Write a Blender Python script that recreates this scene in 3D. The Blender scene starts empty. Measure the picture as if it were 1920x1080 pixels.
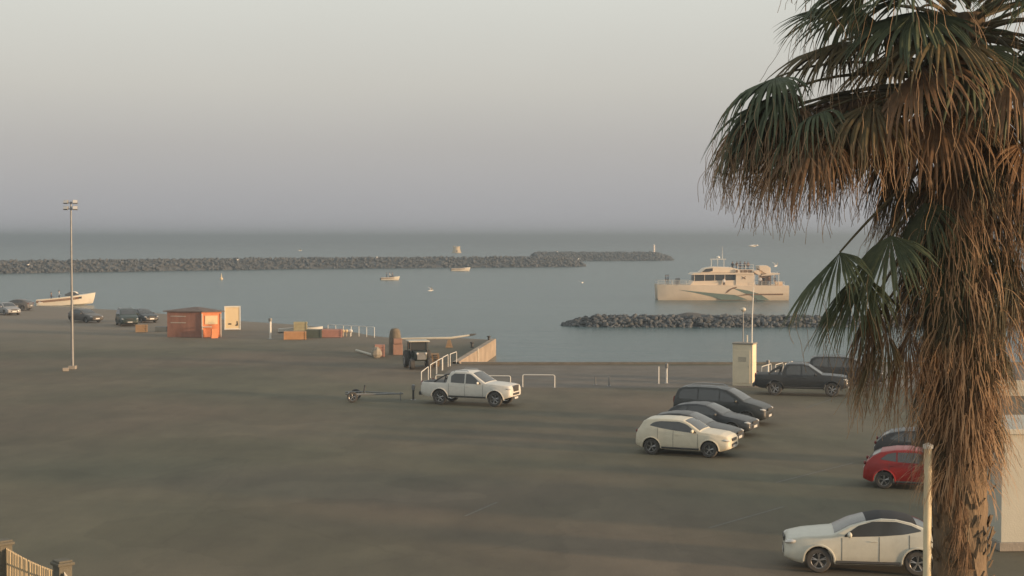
import bpy, bmesh, math, random
from mathutils import Vector, Matrix, noise
from bpy import context
R = math.radians
random.seed(7)
sc = bpy.context.scene
# ---------------- camera ----------------
CH, F, HOR = 9.2, 2800.0, 446.0
PIT = math.atan((540 - HOR) / F)
cd = bpy.data.cameras.new('camera'); cam = bpy.data.objects.new('camera', cd)
sc.collection.objects.link(cam); sc.camera = cam
cam.location = (0, 0, CH); cam.rotation_euler = (R(90) - PIT, 0, 0)
cd.sensor_width = 36; cd.lens = F / 1920 * 36; cd.clip_end = 40000; cd.clip_start = 0.1
# ---------------- light ----------------
SUN_EL = R(5.3)
SX, SY = 0.93, -0.37                      # horizontal direction towards the sun
SUN_STR, EXPO, SKY_STR = 5.0, 0.33, 0.10
sc.view_settings.view_transform = 'Standard'; sc.view_settings.look = 'None'
sc.view_settings.exposure = EXPO; sc.view_settings.gamma = 1; sc.view_settings.use_curve_mapping = False
w = bpy.data.worlds.new('World'); sc.world = w; w.use_nodes = True
nt = w.node_tree; nt.nodes.clear()
o_ = nt.nodes.new('ShaderNodeOutputWorld'); bg = nt.nodes.new('ShaderNodeBackground')
sky = nt.nodes.new('ShaderNodeTexSky'); sky.sky_type = 'NISHITA'; sky.sun_disc = False
sky.sun_elevation = SUN_EL; sky.sun_rotation = math.atan2(SX, SY)
sky.dust_density = 6; sky.air_density = 1.3
bg.inputs['Strength'].default_value = SKY_STR
# thin high overcast mixed over the clear sky, brighter towards the zenith
tc = nt.nodes.new('ShaderNodeTexCoord'); sp = nt.nodes.new('ShaderNodeSeparateXYZ')
rp = nt.nodes.new('ShaderNodeValToRGB'); mx = nt.nodes.new('ShaderNodeMixRGB')
nt.links.new(tc.outputs['Generated'], sp.inputs[0]); nt.links.new(sp.outputs['Z'], rp.inputs[0])
SKY_STOPS = [(0.0, (3.85, 3.8, 4.0)), (0.025, (3.85, 3.78, 3.85)), (0.06, (4.3, 4.15, 4.0)),
             (0.10, (5.15, 5.0, 4.6)), (0.155, (5.85, 5.85, 5.4)), (1.0, (4.7, 4.95, 4.95))]
cr = rp.color_ramp
for i, (p, c) in enumerate(SKY_STOPS):
    e = cr.elements[i] if i < 2 else cr.elements.new(p)
    e.position = p; e.color = (c[0], c[1], c[2], 1)
nz = nt.nodes.new('ShaderNodeTexNoise'); nz.inputs['Scale'].default_value = 2.2; nz.inputs['Detail'].default_value = 3
mpn = nt.nodes.new('ShaderNodeMapping'); mpn.inputs['Scale'].default_value = (1, 1, 3)
nt.links.new(tc.outputs['Generated'], mpn.inputs[0]); nt.links.new(mpn.outputs[0], nz.inputs[0])
mr = nt.nodes.new('ShaderNodeMapRange'); mr.inputs['To Min'].default_value = .94; mr.inputs['To Max'].default_value = 1.06
nt.links.new(nz.outputs['Fac'], mr.inputs[0])
ml = nt.nodes.new('ShaderNodeVectorMath'); ml.operation = 'SCALE'
nt.links.new(rp.outputs[0], ml.inputs[0]); nt.links.new(mr.outputs[0], ml.inputs['Scale'])
mx.inputs[0].default_value = 0.9
nt.links.new(sky.outputs[0], mx.inputs[1]); nt.links.new(ml.outputs[0], mx.inputs[2])
nt.links.new(mx.outputs[0], bg.inputs[0]); nt.links.new(bg.outputs[0], o_.inputs[0])
ld = bpy.data.lights.new('sun', 'SUN'); ld.energy = SUN_STR; ld.angle = R(5); ld.color = (1.0, .66, .38)
sun = bpy.data.objects.new('sun', ld); sc.collection.objects.link(sun)
hd = Vector((SX, SY, 0)).normalized()
sdir = Vector((hd.x * math.cos(SUN_EL), hd.y * math.cos(SUN_EL), math.sin(SUN_EL)))
sun.rotation_euler = sdir.to_track_quat('Z', 'Y').to_euler(); sun.location = (40, -40, 30)
HAZE_D, HAZE_C = 0.0009, (.58, .67, .74)

# ---------------- helpers ----------------
WZ = -1.35
def ray(px, py):
    x, y = (px - 960) / F, (540 - py) / F
    c, s = math.cos(PIT), math.sin(PIT)
    return Vector((x, c + y * s, -s + y * c))
def G(px, py, z=0.0):
    d = ray(px, py); t = (z - CH) / d.z
    return Vector((d.x * t, d.y * t, z))
def PY(px, py, Y):
    d = ray(px, py); t = Y / d.y
    return Vector((d.x * t, Y, CH + d.z * t))
def tag(o, label=None, cat=None, group=None, kind=None):
    if label: o['label'] = label
    if cat: o['category'] = cat
    if group: o['group'] = group
    if kind: o['kind'] = kind
    return o
def empty(name, loc=(0, 0, 0), rz=0.0, label=None, cat=None, group=None):
    o = bpy.data.objects.new(name, None); sc.collection.objects.link(o)
    o.location = loc; o.rotation_euler = (0, 0, rz); o.empty_display_size = .2
    return tag(o, label, cat, group)
def copy_tree(o, parent=None):
    c = o.copy(); sc.collection.objects.link(c); c.parent = parent
    for ch in list(o.children): copy_tree(ch, c)
    return c
def lerp(a, b, t): return a + (b - a) * t
def interp(pts, x):
    if x <= pts[0][0]: return pts[0][1]
    for (a, b), (c, d) in zip(pts, pts[1:]):
        if x <= c: return b if c == a else b + (d - b) * (x - a) / (c - a)
    return pts[-1][1]
class MB:
    def __init__(s): s.v = []; s.f = []; s.m = []
    def quadgrid(s, rows, mi=0, closed=False, flip=False):
        b = len(s.v); n = len(rows[0])
        for r in rows: s.v.extend([tuple(p) for p in r])
        for i in range(len(rows) - 1):
            for j in range(n if closed else n - 1):
                k = (j + 1) % n
                q = (b + i * n + j, b + i * n + k, b + (i + 1) * n + k, b + (i + 1) * n + j)
                s.f.append(q[::-1] if flip else q); s.m.append(mi)
        return b
    def poly(s, pts, mi=0):
        b = len(s.v); s.v.extend([tuple(p) for p in pts]); s.f.append(tuple(range(b, b + len(pts)))); s.m.append(mi)
    def box(s, c, d, rz=0.0, mi=0, taper=1.0, M=None):
        b = len(s.v); hx, hy, hz = d[0] / 2, d[1] / 2, d[2] / 2; C_, S_ = math.cos(rz), math.sin(rz)
        for sz in (-1, 1):
            k = taper if sz > 0 else 1
            for sx, sy in ((-1, -1), (1, -1), (1, 1), (-1, 1)):
                x, y = sx * hx * k, sy * hy * k
                p = Vector((c[0] + x * C_ - y * S_, c[1] + x * S_ + y * C_, c[2] + sz * hz))
                s.v.append(tuple(M @ p if M else p))
        for q in ((3, 2, 1, 0), (4, 5, 6, 7), (0, 1, 5, 4), (1, 2, 6, 5), (2, 3, 7, 6), (3, 0, 4, 7)):
            s.f.append(tuple(b + i for i in q)); s.m.append(mi)
    def tube(s, pts, r, n=8, mi=0, caps=True):
        pts = [Vector(p) for p in pts]; rows = []
        rr = r if isinstance(r, (list, tuple)) else [r] * len(pts)
        u = None
        for i, p in enumerate(pts):
            t = (pts[min(i + 1, len(pts) - 1)] - pts[max(i - 1, 0)]).normalized()
            if u is None: u = t.orthogonal().normalized()
            else:
                u = (u - t * u.dot(t)); u = u.normalized() if u.length > 1e-6 else t.orthogonal().normalized()
            v = t.cross(u)
            rows.append([p + (u * math.cos(2 * math.pi * k / n) + v * math.sin(2 * math.pi * k / n)) * rr[i] for k in range(n)])
        b = s.quadgrid(rows, mi, closed=True)
        if caps:
            s.f.append(tuple(range(b, b + n))[::-1]); s.m.append(mi)
            e = b + (len(rows) - 1) * n; s.f.append(tuple(range(e, e + n))); s.m.append(mi)
    def lathe(s, prof, c=(0, 0, 0), n=20, axis='z', mi=0, caps=False):
        rows = []
        for r, h in prof:
            row = []
            for k in range(n):
                a = 2 * math.pi * k / n; x, y = r * math.cos(a), r * math.sin(a)
                row.append((c[0] + x, c[1] + y, c[2] + h) if axis == 'z' else (c[0] + x, c[1] - h, c[2] + y))
            rows.append(row)
        b = s.quadgrid(rows, mi, closed=True)
        if caps:
            s.f.append(tuple(range(b, b + n))[::-1]); s.m.append(mi)
            e = b + (len(rows) - 1) * n; s.f.append(tuple(range(e, e + n))); s.m.append(mi)
    def ell(s, c, d, n=12, m=8, mi=0, rz=0.0, jit=0.0):
        C_, S_ = math.cos(rz), math.sin(rz); rows = []
        for i in range(m + 1):
            th = math.pi * min(max(i / m, .02), .98); row = []
            for k in range(n):
                a = 2 * math.pi * k / n; j = 1 + random.uniform(-jit, jit)
                x, y, z = math.sin(th) * math.cos(a) * d[0] / 2 * j, math.sin(th) * math.sin(a) * d[1] / 2 * j, -math.cos(th) * d[2] / 2 * j
                row.append((c[0] + x * C_ - y * S_, c[1] + x * S_ + y * C_, c[2] + z))
            rows.append(row)
        b = s.quadgrid(rows, mi, closed=True)
        s.f.append(tuple(range(b, b + n))[::-1]); s.m.append(mi)
        e = b + m * n; s.f.append(tuple(range(e, e + n))); s.m.append(mi)
    def prism(s, pts2, y0, y1, mi=0, M=None):      # polygon in x,z extruded along y
        b = len(s.v); n = len(pts2)
        for y in (y0, y1):
            for x, z in pts2:
                p = Vector((x, y, z)); s.v.append(tuple(M @ p if M else p))
        s.f.append(tuple(range(b, b + n))); s.m.append(mi)
        s.f.append(tuple(range(b + n, b + 2 * n))[::-1]); s.m.append(mi)
        for i in range(n):
            j = (i + 1) % n; s.f.append((b + j, b + i, b + n + i, b + n + j)); s.m.append(mi)
    def build(s, name, mats, parent=None, smooth=False, bevel=0.0, fixn=True):
        me = bpy.data.meshes.new(name); me.from_pydata(s.v, [], s.f)
        if not isinstance(mats, (list, tuple)): mats = [mats]
        for m in mats: me.materials.append(m)
        me.polygons.foreach_set('material_index', s.m)
        if smooth: me.polygons.foreach_set('use_smooth', [True] * len(s.f))
        if fixn:
            bm = bmesh.new(); bm.from_mesh(me); bmesh.ops.recalc_face_normals(bm, faces=bm.faces)
            bm.to_mesh(me); bm.free()
        if smooth is True or smooth == 1:
            try: me.set_sharp_from_angle(angle=R(38))
            except Exception: pass
        me.update()
        o = bpy.data.objects.new(name, me); sc.collection.objects.link(o); o.parent = parent
        if bevel:
            md = o.modifiers.new('bevel', 'BEVEL'); md.width = bevel; md.segments = 2; md.limit_method = 'ANGLE'
        return o
# ---------------- materials ----------------
def mat(name, col, rough=.6, metal=0.0, var=.12, scale=3.0, bump=0.0, bscale=20.0, col2=None, spec=.5, coat=0.0, stretch=None, detail=6):
    m = bpy.data.materials.new(name); m.use_nodes = True; t = m.node_tree
    b = t.nodes['Principled BSDF']
    b.inputs['Roughness'].default_value = rough; b.inputs['Metallic'].default_value = metal
    b.inputs['Specular IOR Level'].default_value = spec; b.inputs['Coat Weight'].default_value = coat
    tc = t.nodes.new('ShaderNodeTexCoord'); mp = t.nodes.new('ShaderNodeMapping')
    if stretch: mp.inputs['Scale'].default_value = stretch
    t.links.new(tc.outputs['Object'], mp.inputs[0])
    n = t.nodes.new('ShaderNodeTexNoise'); n.inputs['Scale'].default_value = scale; n.inputs['Detail'].default_value = detail
    n.inputs['Roughness'].default_value = .62
    t.links.new(mp.outputs[0], n.inputs[0])
    r = t.nodes.new('ShaderNodeValToRGB'); r.color_ramp.elements[0].position = .3; r.color_ramp.elements[1].position = .7
    if col2 is None:
        a = [max(0, c * (1 - var)) for c in col]; c2 = [min(1, c * (1 + var)) for c in col]
    else: a, c2 = col, col2
    r.color_ramp.elements[0].color = (*a, 1); r.color_ramp.elements[1].color = (*c2, 1)
    t.links.new(n.outputs['Fac'], r.inputs[0]); t.links.new(r.outputs[0], b.inputs['Base Color'])
    if bump:
        n2 = t.nodes.new('ShaderNodeTexNoise'); n2.inputs['Scale'].default_value = bscale; n2.inputs['Detail'].default_value = 5
        t.links.new(mp.outputs[0], n2.inputs[0])
        bp = t.nodes.new('ShaderNodeBump'); bp.inputs['Strength'].default_value = bump; bp.inputs['Distance'].default_value = .05
        t.links.new(n2.outputs['Fac'], bp.inputs['Height']); t.links.new(bp.outputs[0], b.inputs['Normal'])
    return m
M = {}
M['white'] = mat('white_paint', (.72, .71, .66), .45, var=.06)
M['offwhite'] = mat('weathered_white_paint', (.55, .52, .44), .6, var=.15, scale=2, bump=.2)
M['steel'] = mat('galvanised_steel', (.24, .245, .245), .5, .4, var=.15)
M['dark'] = mat('dark_plastic', (.055, .054, .052), .65)
M['black'] = mat('matt_black', (.02, .02, .022), .7)
M['rubber'] = mat('rubber', (.075, .071, .066), .9)
M['rim'] = mat('wheel_alloy', (.4, .4, .4), .3, .8)
M['glass'] = mat('tinted_glass', (.05, .055, .058), .12, var=.05, spec=.9)
M['lamp'] = mat('headlight_glass', (.62, .6, .56), .08, .3, var=.05, spec=1)
M['red_lamp'] = mat('tail_lamp_glass', (.16, .02, .015), .2, var=.05)
M['chrome'] = mat('chrome', (.6, .6, .6), .15, 1, var=.03)
M['concrete'] = mat('concrete', (.3, .27, .23), .85, var=.22, scale=.8, bump=.4)
M['kerb'] = mat('worn_kerb_stone', (.15, .14, .12), .9, var=.25, scale=1.5, bump=.4)
M['wall_stone'] = mat('quay_wall_concrete', (.36, .29, .22), .85, var=.25, scale=.7, bump=.6, bscale=6)
M['rock'] = mat('breakwater_rock', (.075, .082, .085), .95, scale=.5, col2=(.15, .155, .16), bump=.35, bscale=4, spec=.2)
M['wood'] = mat('weathered_wood', (.28, .19, .11), .8, var=.3, scale=4, stretch=(1, 1, 6))
M['plate'] = mat('number_plate', (.6, .6, .58), .4)
def paint(name, c, metal=0.0): return mat(name, c, .42, metal, var=.06, scale=5, coat=.25, spec=.4)
# ---------------- the setting ----------------
def asphalt():
    m = bpy.data.materials.new('worn_asphalt'); m.use_nodes = True; t = m.node_tree; b = t.nodes['Principled BSDF']
    tc = t.nodes.new('ShaderNodeTexCoord')
    def nz(s, d, st=None):
        n = t.nodes.new('ShaderNodeTexNoise'); n.inputs['Scale'].default_value = s; n.inputs['Detail'].default_value = d
        n.inputs['Roughness'].default_value = .65
        if st:
            mp = t.nodes.new('ShaderNodeMapping'); mp.inputs['Scale'].default_value = st; mp.inputs['Rotation'].default_value = (0, 0, .5)
            t.links.new(tc.outputs['Object'], mp.inputs[0]); t.links.new(mp.outputs[0], n.inputs[0])
        else: t.links.new(tc.outputs['Object'], n.inputs[0])
        return n
    def ramp(src, a, b_, p0=.35, p1=.65):
        r = t.nodes.new('ShaderNodeValToRGB'); r.color_ramp.elements[0].position = p0; r.color_ramp.elements[1].position = p1
        r.color_ramp.elements[0].color = (*a, 1); r.color_ramp.elements[1].color = (*b_, 1); t.links.new(src, r.inputs[0]); return r
    big = ramp(nz(.07, 5).outputs['Fac'], (.115, .104, .080), (.165, .146, .108))
    mid = ramp(nz(.6, 8, (1, .35, 1)).outputs['Fac'], (.89, .89, .89), (1.09, 1.08, 1.06))
    fine = ramp(nz(22, 4).outputs['Fac'], (.8, .8, .8), (1.2, 1.2, 1.2), .3, .7)
    m1 = t.nodes.new('ShaderNodeMixRGB'); m1.blend_type = 'MULTIPLY'; m1.inputs[0].default_value = 1
    m2 = t.nodes.new('ShaderNodeMixRGB'); m2.blend_type = 'MULTIPLY'; m2.inputs[0].default_value = 1
    t.links.new(big.outputs[0], m1.inputs[1]); t.links.new(mid.outputs[0], m1.inputs[2])
    t.links.new(m1.outputs[0], m2.inputs[1]); t.links.new(fine.outputs[0], m2.inputs[2])
    # cracks / patched seams
    vo = t.nodes.new('ShaderNodeTexVoronoi'); vo.feature = 'DISTANCE_TO_EDGE'; vo.inputs['Scale'].default_value = .11
    wn = nz(.5, 4); ad = t.nodes.new('ShaderNodeVectorMath'); ad.operation = 'MULTIPLY_ADD'
    ad.inputs[1].default_value = (1.6, 1.6, 0); t.links.new(wn.outputs['Color'], ad.inputs[0]); t.links.new(tc.outputs['Object'], ad.inputs[2])
    t.links.new(ad.outputs[0], vo.inputs['Vector'])
    ck = ramp(vo.outputs['Distance'], (.92, .92, .92), (1, 1, 1), .002, .008)
    m3 = t.nodes.new('ShaderNodeMixRGB'); m3.blend_type = 'MULTIPLY'; m3.inputs[0].default_value = 1
    t.links.new(m2.outputs[0], m3.inputs[1]); t.links.new(ck.outputs[0], m3.inputs[2])
    # paler, warmer ground towards the far quay, its sunlit tone mixed into the colour
    pos = t.nodes.new('ShaderNodeSeparateXYZ'); t.links.new(tc.outputs['Object'], pos.inputs[0])
    wv = nz(.05, 4)
    cb = t.nodes.new('ShaderNodeMath'); cb.operation = 'MULTIPLY_ADD'; cb.inputs[1].default_value = 30
    t.links.new(wv.outputs['Fac'], cb.inputs[0]); t.links.new(pos.outputs['Y'], cb.inputs[2])
    mr_ = t.nodes.new('ShaderNodeMapRange'); mr_.inputs['From Min'].default_value = 135; mr_.inputs['From Max'].default_value = 175
    t.links.new(cb.outputs[0], mr_.inputs[0])
    m4 = t.nodes.new('ShaderNodeMixRGB'); m4.inputs[2].default_value = (.24, .20, .155, 1)
    pt = ramp(nz(.035, 2).outputs['Fac'], (.96, 1.03, .95), (1.06, .98, .97), .4, .6)
    vc = t.nodes.new('ShaderNodeTexVoronoi'); vc.inputs['Scale'].default_value = .16; vc.distance = 'MANHATTAN'; t.links.new(ad.outputs[0], vc.inputs['Vector'])
    vr = t.nodes.new('ShaderNodeSeparateColor'); t.links.new(vc.outputs['Color'], vr.inputs[0]); vq = ramp(vr.outputs[0], (.93, .93, .93), (1.05, 1.05, 1.05), .2, .8)
    st_ = ramp(nz(1.7, 5).outputs['Fac'], (1, 1, 1), (.7, .7, .7), .66, .76)
    mm = m3
    for nn in (pt, vq, st_):
        q5 = t.nodes.new('ShaderNodeMixRGB'); q5.blend_type = 'MULTIPLY'; q5.inputs[0].default_value = 1
        t.links.new(mm.outputs[0], q5.inputs[1]); t.links.new(nn.outputs[0], q5.inputs[2]); mm = q5
    t.links.new(mr_.outputs[0], m4.inputs[0]); t.links.new(mm.outputs[0], m4.inputs[1])
    t.links.new(m4.outputs[0], b.inputs['Base Color'])
    b.inputs['Roughness'].default_value = .88; b.inputs['Specular IOR Level'].default_value = .3
    n2 = nz(60, 4); bp = t.nodes.new('ShaderNodeBump'); bp.inputs['Strength'].default_value = .35; bp.inputs['Distance'].default_value = .02
    t.links.new(n2.outputs['Fac'], bp.inputs['Height']); t.links.new(bp.outputs[0], b.inputs['Normal'])
    return m
def water():
    m = bpy.data.materials.new('sea_water'); m.use_nodes = True; t = m.node_tree; b = t.nodes['Principled BSDF']
    b.inputs['Roughness'].default_value = .22; b.inputs['IOR'].default_value = 1.333; b.inputs['Specular IOR Level'].default_value = .3
    tc = t.nodes.new('ShaderNodeTexCoord')
    def nz(s, d, st):
        mp = t.nodes.new('ShaderNodeMapping'); mp.inputs['Scale'].default_value = st; mp.inputs['Rotation'].default_value = (0, 0, .25)
        n = t.nodes.new('ShaderNodeTexNoise'); n.inputs['Scale'].default_value = s; n.inputs['Detail'].default_value = d
        t.links.new(tc.outputs['Object'], mp.inputs[0]); t.links.new(mp.outputs[0], n.inputs[0]); return n
    c = nz(.02, 4, (1, 2.5, 1)); r = t.nodes.new('ShaderNodeValToRGB')
    r.color_ramp.elements[0].position = .3; r.color_ramp.elements[1].position = .7
    r.color_ramp.elements[0].color = (.034, .084, .090, 1); r.color_ramp.elements[1].color = (.050, .108, .113, 1)
    t.links.new(c.outputs['Fac'], r.inputs[0]); t.links.new(r.outputs[0], b.inputs['Base Color'])
    a = nz(1.1, 6, (.5, 1, 1)); a2 = nz(.18, 4, (.4, 1, 1))
    b1 = t.nodes.new('ShaderNodeBump'); b1.inputs['Strength'].default_value = .8; b1.inputs['Distance'].default_value = .25
    b2 = t.nodes.new('ShaderNodeBump'); b2.inputs['Strength'].default_value = .4; b2.inputs['Distance'].default_value = .7
    t.links.new(a.outputs['Fac'], b1.inputs['Height']); t.links.new(a2.outputs['Fac'], b2.inputs['Height'])
    t.links.new(b1.outputs[0], b2.inputs['Normal']); t.links.new(b2.outputs[0], b.inputs['Normal'])
    return m
SEA_END = 12000
wb = MB(); wb.poly([(-6000, -200, WZ), (6000, -200, WZ), (6000, SEA_END, WZ), (-6000, SEA_END, WZ)])
tag(wb.build('water', water(), fixn=False), kind='structure')

coast = [(-1500, 545), (-500, 560), (0, 571), (90, 575), (200, 580), (300, 588), (450, 602), (560, 609), (640, 618), (700, 630), (760, 636), (868, 634), (930, 638), (860, 682),
         (1500, 682), (2300, 682)]
cp = [G(x, y) for x, y in coast]
cp += [Vector((75, G(2300, 682).y - 1, 0)), Vector((75, -40, 0)), Vector((-260, -40, 0))]
bm = bmesh.new(); vs = [bm.verts.new(p) for p in cp]; f = bm.faces.new(vs)
bmesh.ops.recalc_face_normals(bm, faces=bm.faces)
if f.normal.z < 0: f.normal_flip()
bmesh.ops.triangulate(bm, faces=bm.faces[:])
me = bpy.data.meshes.new('quay_ground'); bm.to_mesh(me); bm.free()
me.materials.append(asphalt())
gq = bpy.data.objects.new('ground', me); sc.collection.objects.link(gq); tag(gq, kind='structure')
# quay wall below the edge with a capping stone course, a real step above the asphalt
qw = MB()
for a, b in zip(cp[:16], cp[1:17]):
    qw.poly([(a.x, a.y, -.005), (b.x, b.y, -.005), (b.x, b.y, -3.2), (a.x, a.y, -3.2)])
tag(qw.build('quay_wall', M['wall_stone']), kind='structure', label='pale concrete wall dropping from the quay into the harbour water')
def strip(name, path, wdt, h, m, z0=0.0, side=1, **kw):
    mb = MB(); pts = [Vector(p) for p in path]; inn = []
    for i, p in enumerate(pts):
        t = (pts[min(i + 1, len(pts) - 1)] - pts[max(i - 1, 0)]).normalized(); n = Vector((-t.y, t.x, 0)) * side
        inn.append(p + n * wdt)
    rows = [[(p.x, p.y, z0), (p.x, p.y, z0 + h), (q.x, q.y, z0 + h), (q.x, q.y, z0)] for p, q in zip(pts, inn)]
    mb.quadgrid(rows, closed=True); return mb.build(name, m, **kw)
edge = cp[12:17]
tag(strip('quay_kerb', [edge[0], edge[1]], .45, .14, M['wall_stone'], .001, side=-1), kind='structure')
tag(strip('quay_kerb', [edge[1] + Vector((.2, -.05, 0)), edge[2], edge[3]], .45, .14, M['kerb'], .001, side=-1), kind='structure')
# paved quay strip in front of the water, slightly different surface from the car park
M['quay_pave'] = mat('quay_paving', (.16, .14, .115), .9, var=.2, scale=.6, bump=.3)
a, b_, c, d = G(800, 727), G(2300, 727), G(2300, 686), G(852, 686)
qp = MB(); qp.poly([(p.x, p.y, .004) for p in (a, b_, c, d)])
tag(qp.build('quay_pavement', M['quay_pave'], fixn=False), kind='structure')
# worn parking bay lines
M['line'] = mat('worn_white_line', (.12, .11, .09), .8, scale=5, col2=(.18, .17, .145))
def line(p, q, wd=.1):
    p, q = Vector(p), Vector(q); n = (q - p).normalized(); n = Vector((-n.y, n.x, 0)) * wd / 2
    mb = MB(); mb.poly([(v.x, v.y, .008) for v in (p - n, q - n, q + n, p + n)])
    tag(mb.build('parking_line', M['line'], fixn=False), kind='structure')
for a, b_ in (((1512, 765), (1578, 742)), ((872, 968), (932, 942)), ((1455, 905), (1600, 868)), ((1330, 990), (1470, 950))):
    line(G(*a), G(*b_))
# moored-boat breakwaters of boulders
def rock_verts(mb, c, s):
    n, m = 7, 5; ax = [random.uniform(.75, 1.25) * s for _ in range(3)]; rz = random.uniform(0, 6.3)
    mb.ell(c, (ax[0] * 1.2, ax[1] * 1.2, ax[2]), n, m, 0, rz, .16)
def breakwater(path, half, top, n, size, label, closed_end=True):
    mb = MB(); pts = [Vector(p) for p in path]
    L = [0]
    for a, b in zip(pts, pts[1:]): L.append(L[-1] + (b - a).length)
    tot = L[-1]
    def at(s):
        for i in range(len(pts) - 1):
            if s <= L[i + 1] or i == len(pts) - 2:
                t = (s - L[i]) / (L[i + 1] - L[i]); d = (pts[i + 1] - pts[i]).normalized()
                return pts[i].lerp(pts[i + 1], t), Vector((-d.y, d.x, 0))
    rows = []; N = 90
    for i in range(N + 1):
        p, nrm = at(tot * i / N); e = 1.0
        dd = min(tot * i / N if closed_end in (True, 'both') else 1e9, tot * (1 - i / N) if closed_end in ('both', 'far') else 1e9)
        e = min(1, math.sqrt(max(0, dd / (half * 1.2)))) * .92 + .03
        row = []
        for k in range(9):
            u = -1 + 2 * k / 8; h = (1 - abs(u) ** 1.4)
            nn = noise.noise(Vector((p.x * .3, p.y * .3 + u * 3, 0))) * .9
            row.append((p.x + nrm.x * half * u * e, p.y + nrm.y * half * u * e, WZ - .8 + (top - WZ + .5 + nn) * h * e))
        rows.append(row)
    mb.quadgrid(rows)
    for _ in range(n):
        s = random.uniform(0, tot); p, nrm = at(s); u = random.uniform(-1, 1)
        dd = min(s if closed_end in (True, 'both') else 1e9, (tot - s) if closed_end in ('both', 'far') else 1e9)
        e = min(1, math.sqrt(max(0, dd / (half * 1.2))))
        z = WZ - .3 + (top - WZ) * (1 - abs(u) ** 1.5) * (e * .9 + .1)
        rock_verts(mb, (p.x + nrm.x * half * u * e, p.y + nrm.y * half * u * e, z), (.4 + .75 * random.random() ** 2.2) * size)
    o = mb.build('rock_breakwater', M['rock'], fixn=False)
    return tag(o, label, 'breakwater')
breakwater([G(1056, 613, WZ) + Vector((0, 3, 0)), G(1300, 614, WZ) + Vector((0, 3, 0)), G(2300, 612, WZ) + Vector((0, 3, 0))], 3.4, .05, 4200, .58,
           'nearest low boulder breakwater, in front of the ferry and running behind the palm', True)
breakwater([G(1098, 500, WZ) + Vector((0, 6, 0)), G(900, 501.5, WZ) + Vector((0, 7, 0)), G(560, 504, WZ) + Vector((0, 6, 0)), G(-500, 520, WZ) + Vector((0, 6, 0))], 7.5, 2.5, 6000, .95,
           'long dark boulder breakwater stretching across the harbour mouth from the left', True)
breakwater([G(1264, 488.5, WZ) + Vector((0, 7, 0)), G(1000, 489.5, WZ) + Vector((0, 7, 0))], 8.0, 2.7, 2600, 1.1,
           'farthest boulder breakwater, the one with the white beacon on its tip', True)
# haze: a closed box of even air round the camera and the scene
hz = MB(); hz.box((0, (SEA_END + 100 - 260) / 2, (WZ - 1 + 16.8) / 2), (12400, SEA_END + 100 + 260, 16.8 - WZ + 1))
hm = bpy.data.materials.new('haze_air'); hm.use_nodes = True; t = hm.node_tree; t.nodes.clear()
oo = t.nodes.new('ShaderNodeOutputMaterial'); pv = t.nodes.new('ShaderNodeVolumePrincipled')
pv.inputs['Color'].default_value = (*HAZE_C, 1); pv.inputs['Density'].default_value = HAZE_D; pv.inputs['Anisotropy'].default_value = .62
t.links.new(pv.outputs[0], oo.inputs['Volume'])
tag(hz.build('haze', hm), 'thin pale sea haze over the harbour', 'haze', kind='stuff')
# ---------------- cars ----------------
def wheel(root, x, y, r, wd, side, spokes=5):
    hub = MB(); hub.lathe([(.02, -.03), (r * .5, -.03), (r * .5, .03), (.02, .03)], n=16, axis='y')
    h = hub.build('wheel', M['dark'], root); h.location = (x, y, r)
    t = MB(); hw = wd / 2
    t.lathe([(r * .62, -hw), (r * .9, -hw), (r * .98, -hw * .75), (r, -hw * .4), (r, hw * .4), (r * .98, hw * .75), (r * .9, hw), (r * .62, hw), (r * .6, 0), (r * .62, -hw)], n=28, axis='y')
    t.build('tyre', M['rubber'], h, smooth=True)
    m = MB(); s = -1 if side < 0 else 1     # outer face sits at local y = s*hw
    m.lathe([(r * .64, -hw * .98), (r * .6, -hw * .9), (r * .6, hw * .9), (r * .64, hw * .98)], n=28, axis='y')
    for k in range(spokes):
        a = 2 * math.pi * k / spokes + .3
        for da in (-.13, .13):
            p0 = (math.cos(a) * r * .1, s * hw * .72, math.sin(a) * r * .1); p1 = (math.cos(a + da) * r * .6, s * hw * .86, math.sin(a + da) * r * .6)
            m.tube([p0, p1], [r * .055, r * .04], 5)
    m.lathe([(.005, s * -hw * .62), (r * .14, s * -hw * .62), (r * .14, s * -hw * .9), (.005, s * -hw * .9)], n=12, axis='y')
    m.build('rim', M['rim'], h, smooth=True)
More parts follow.
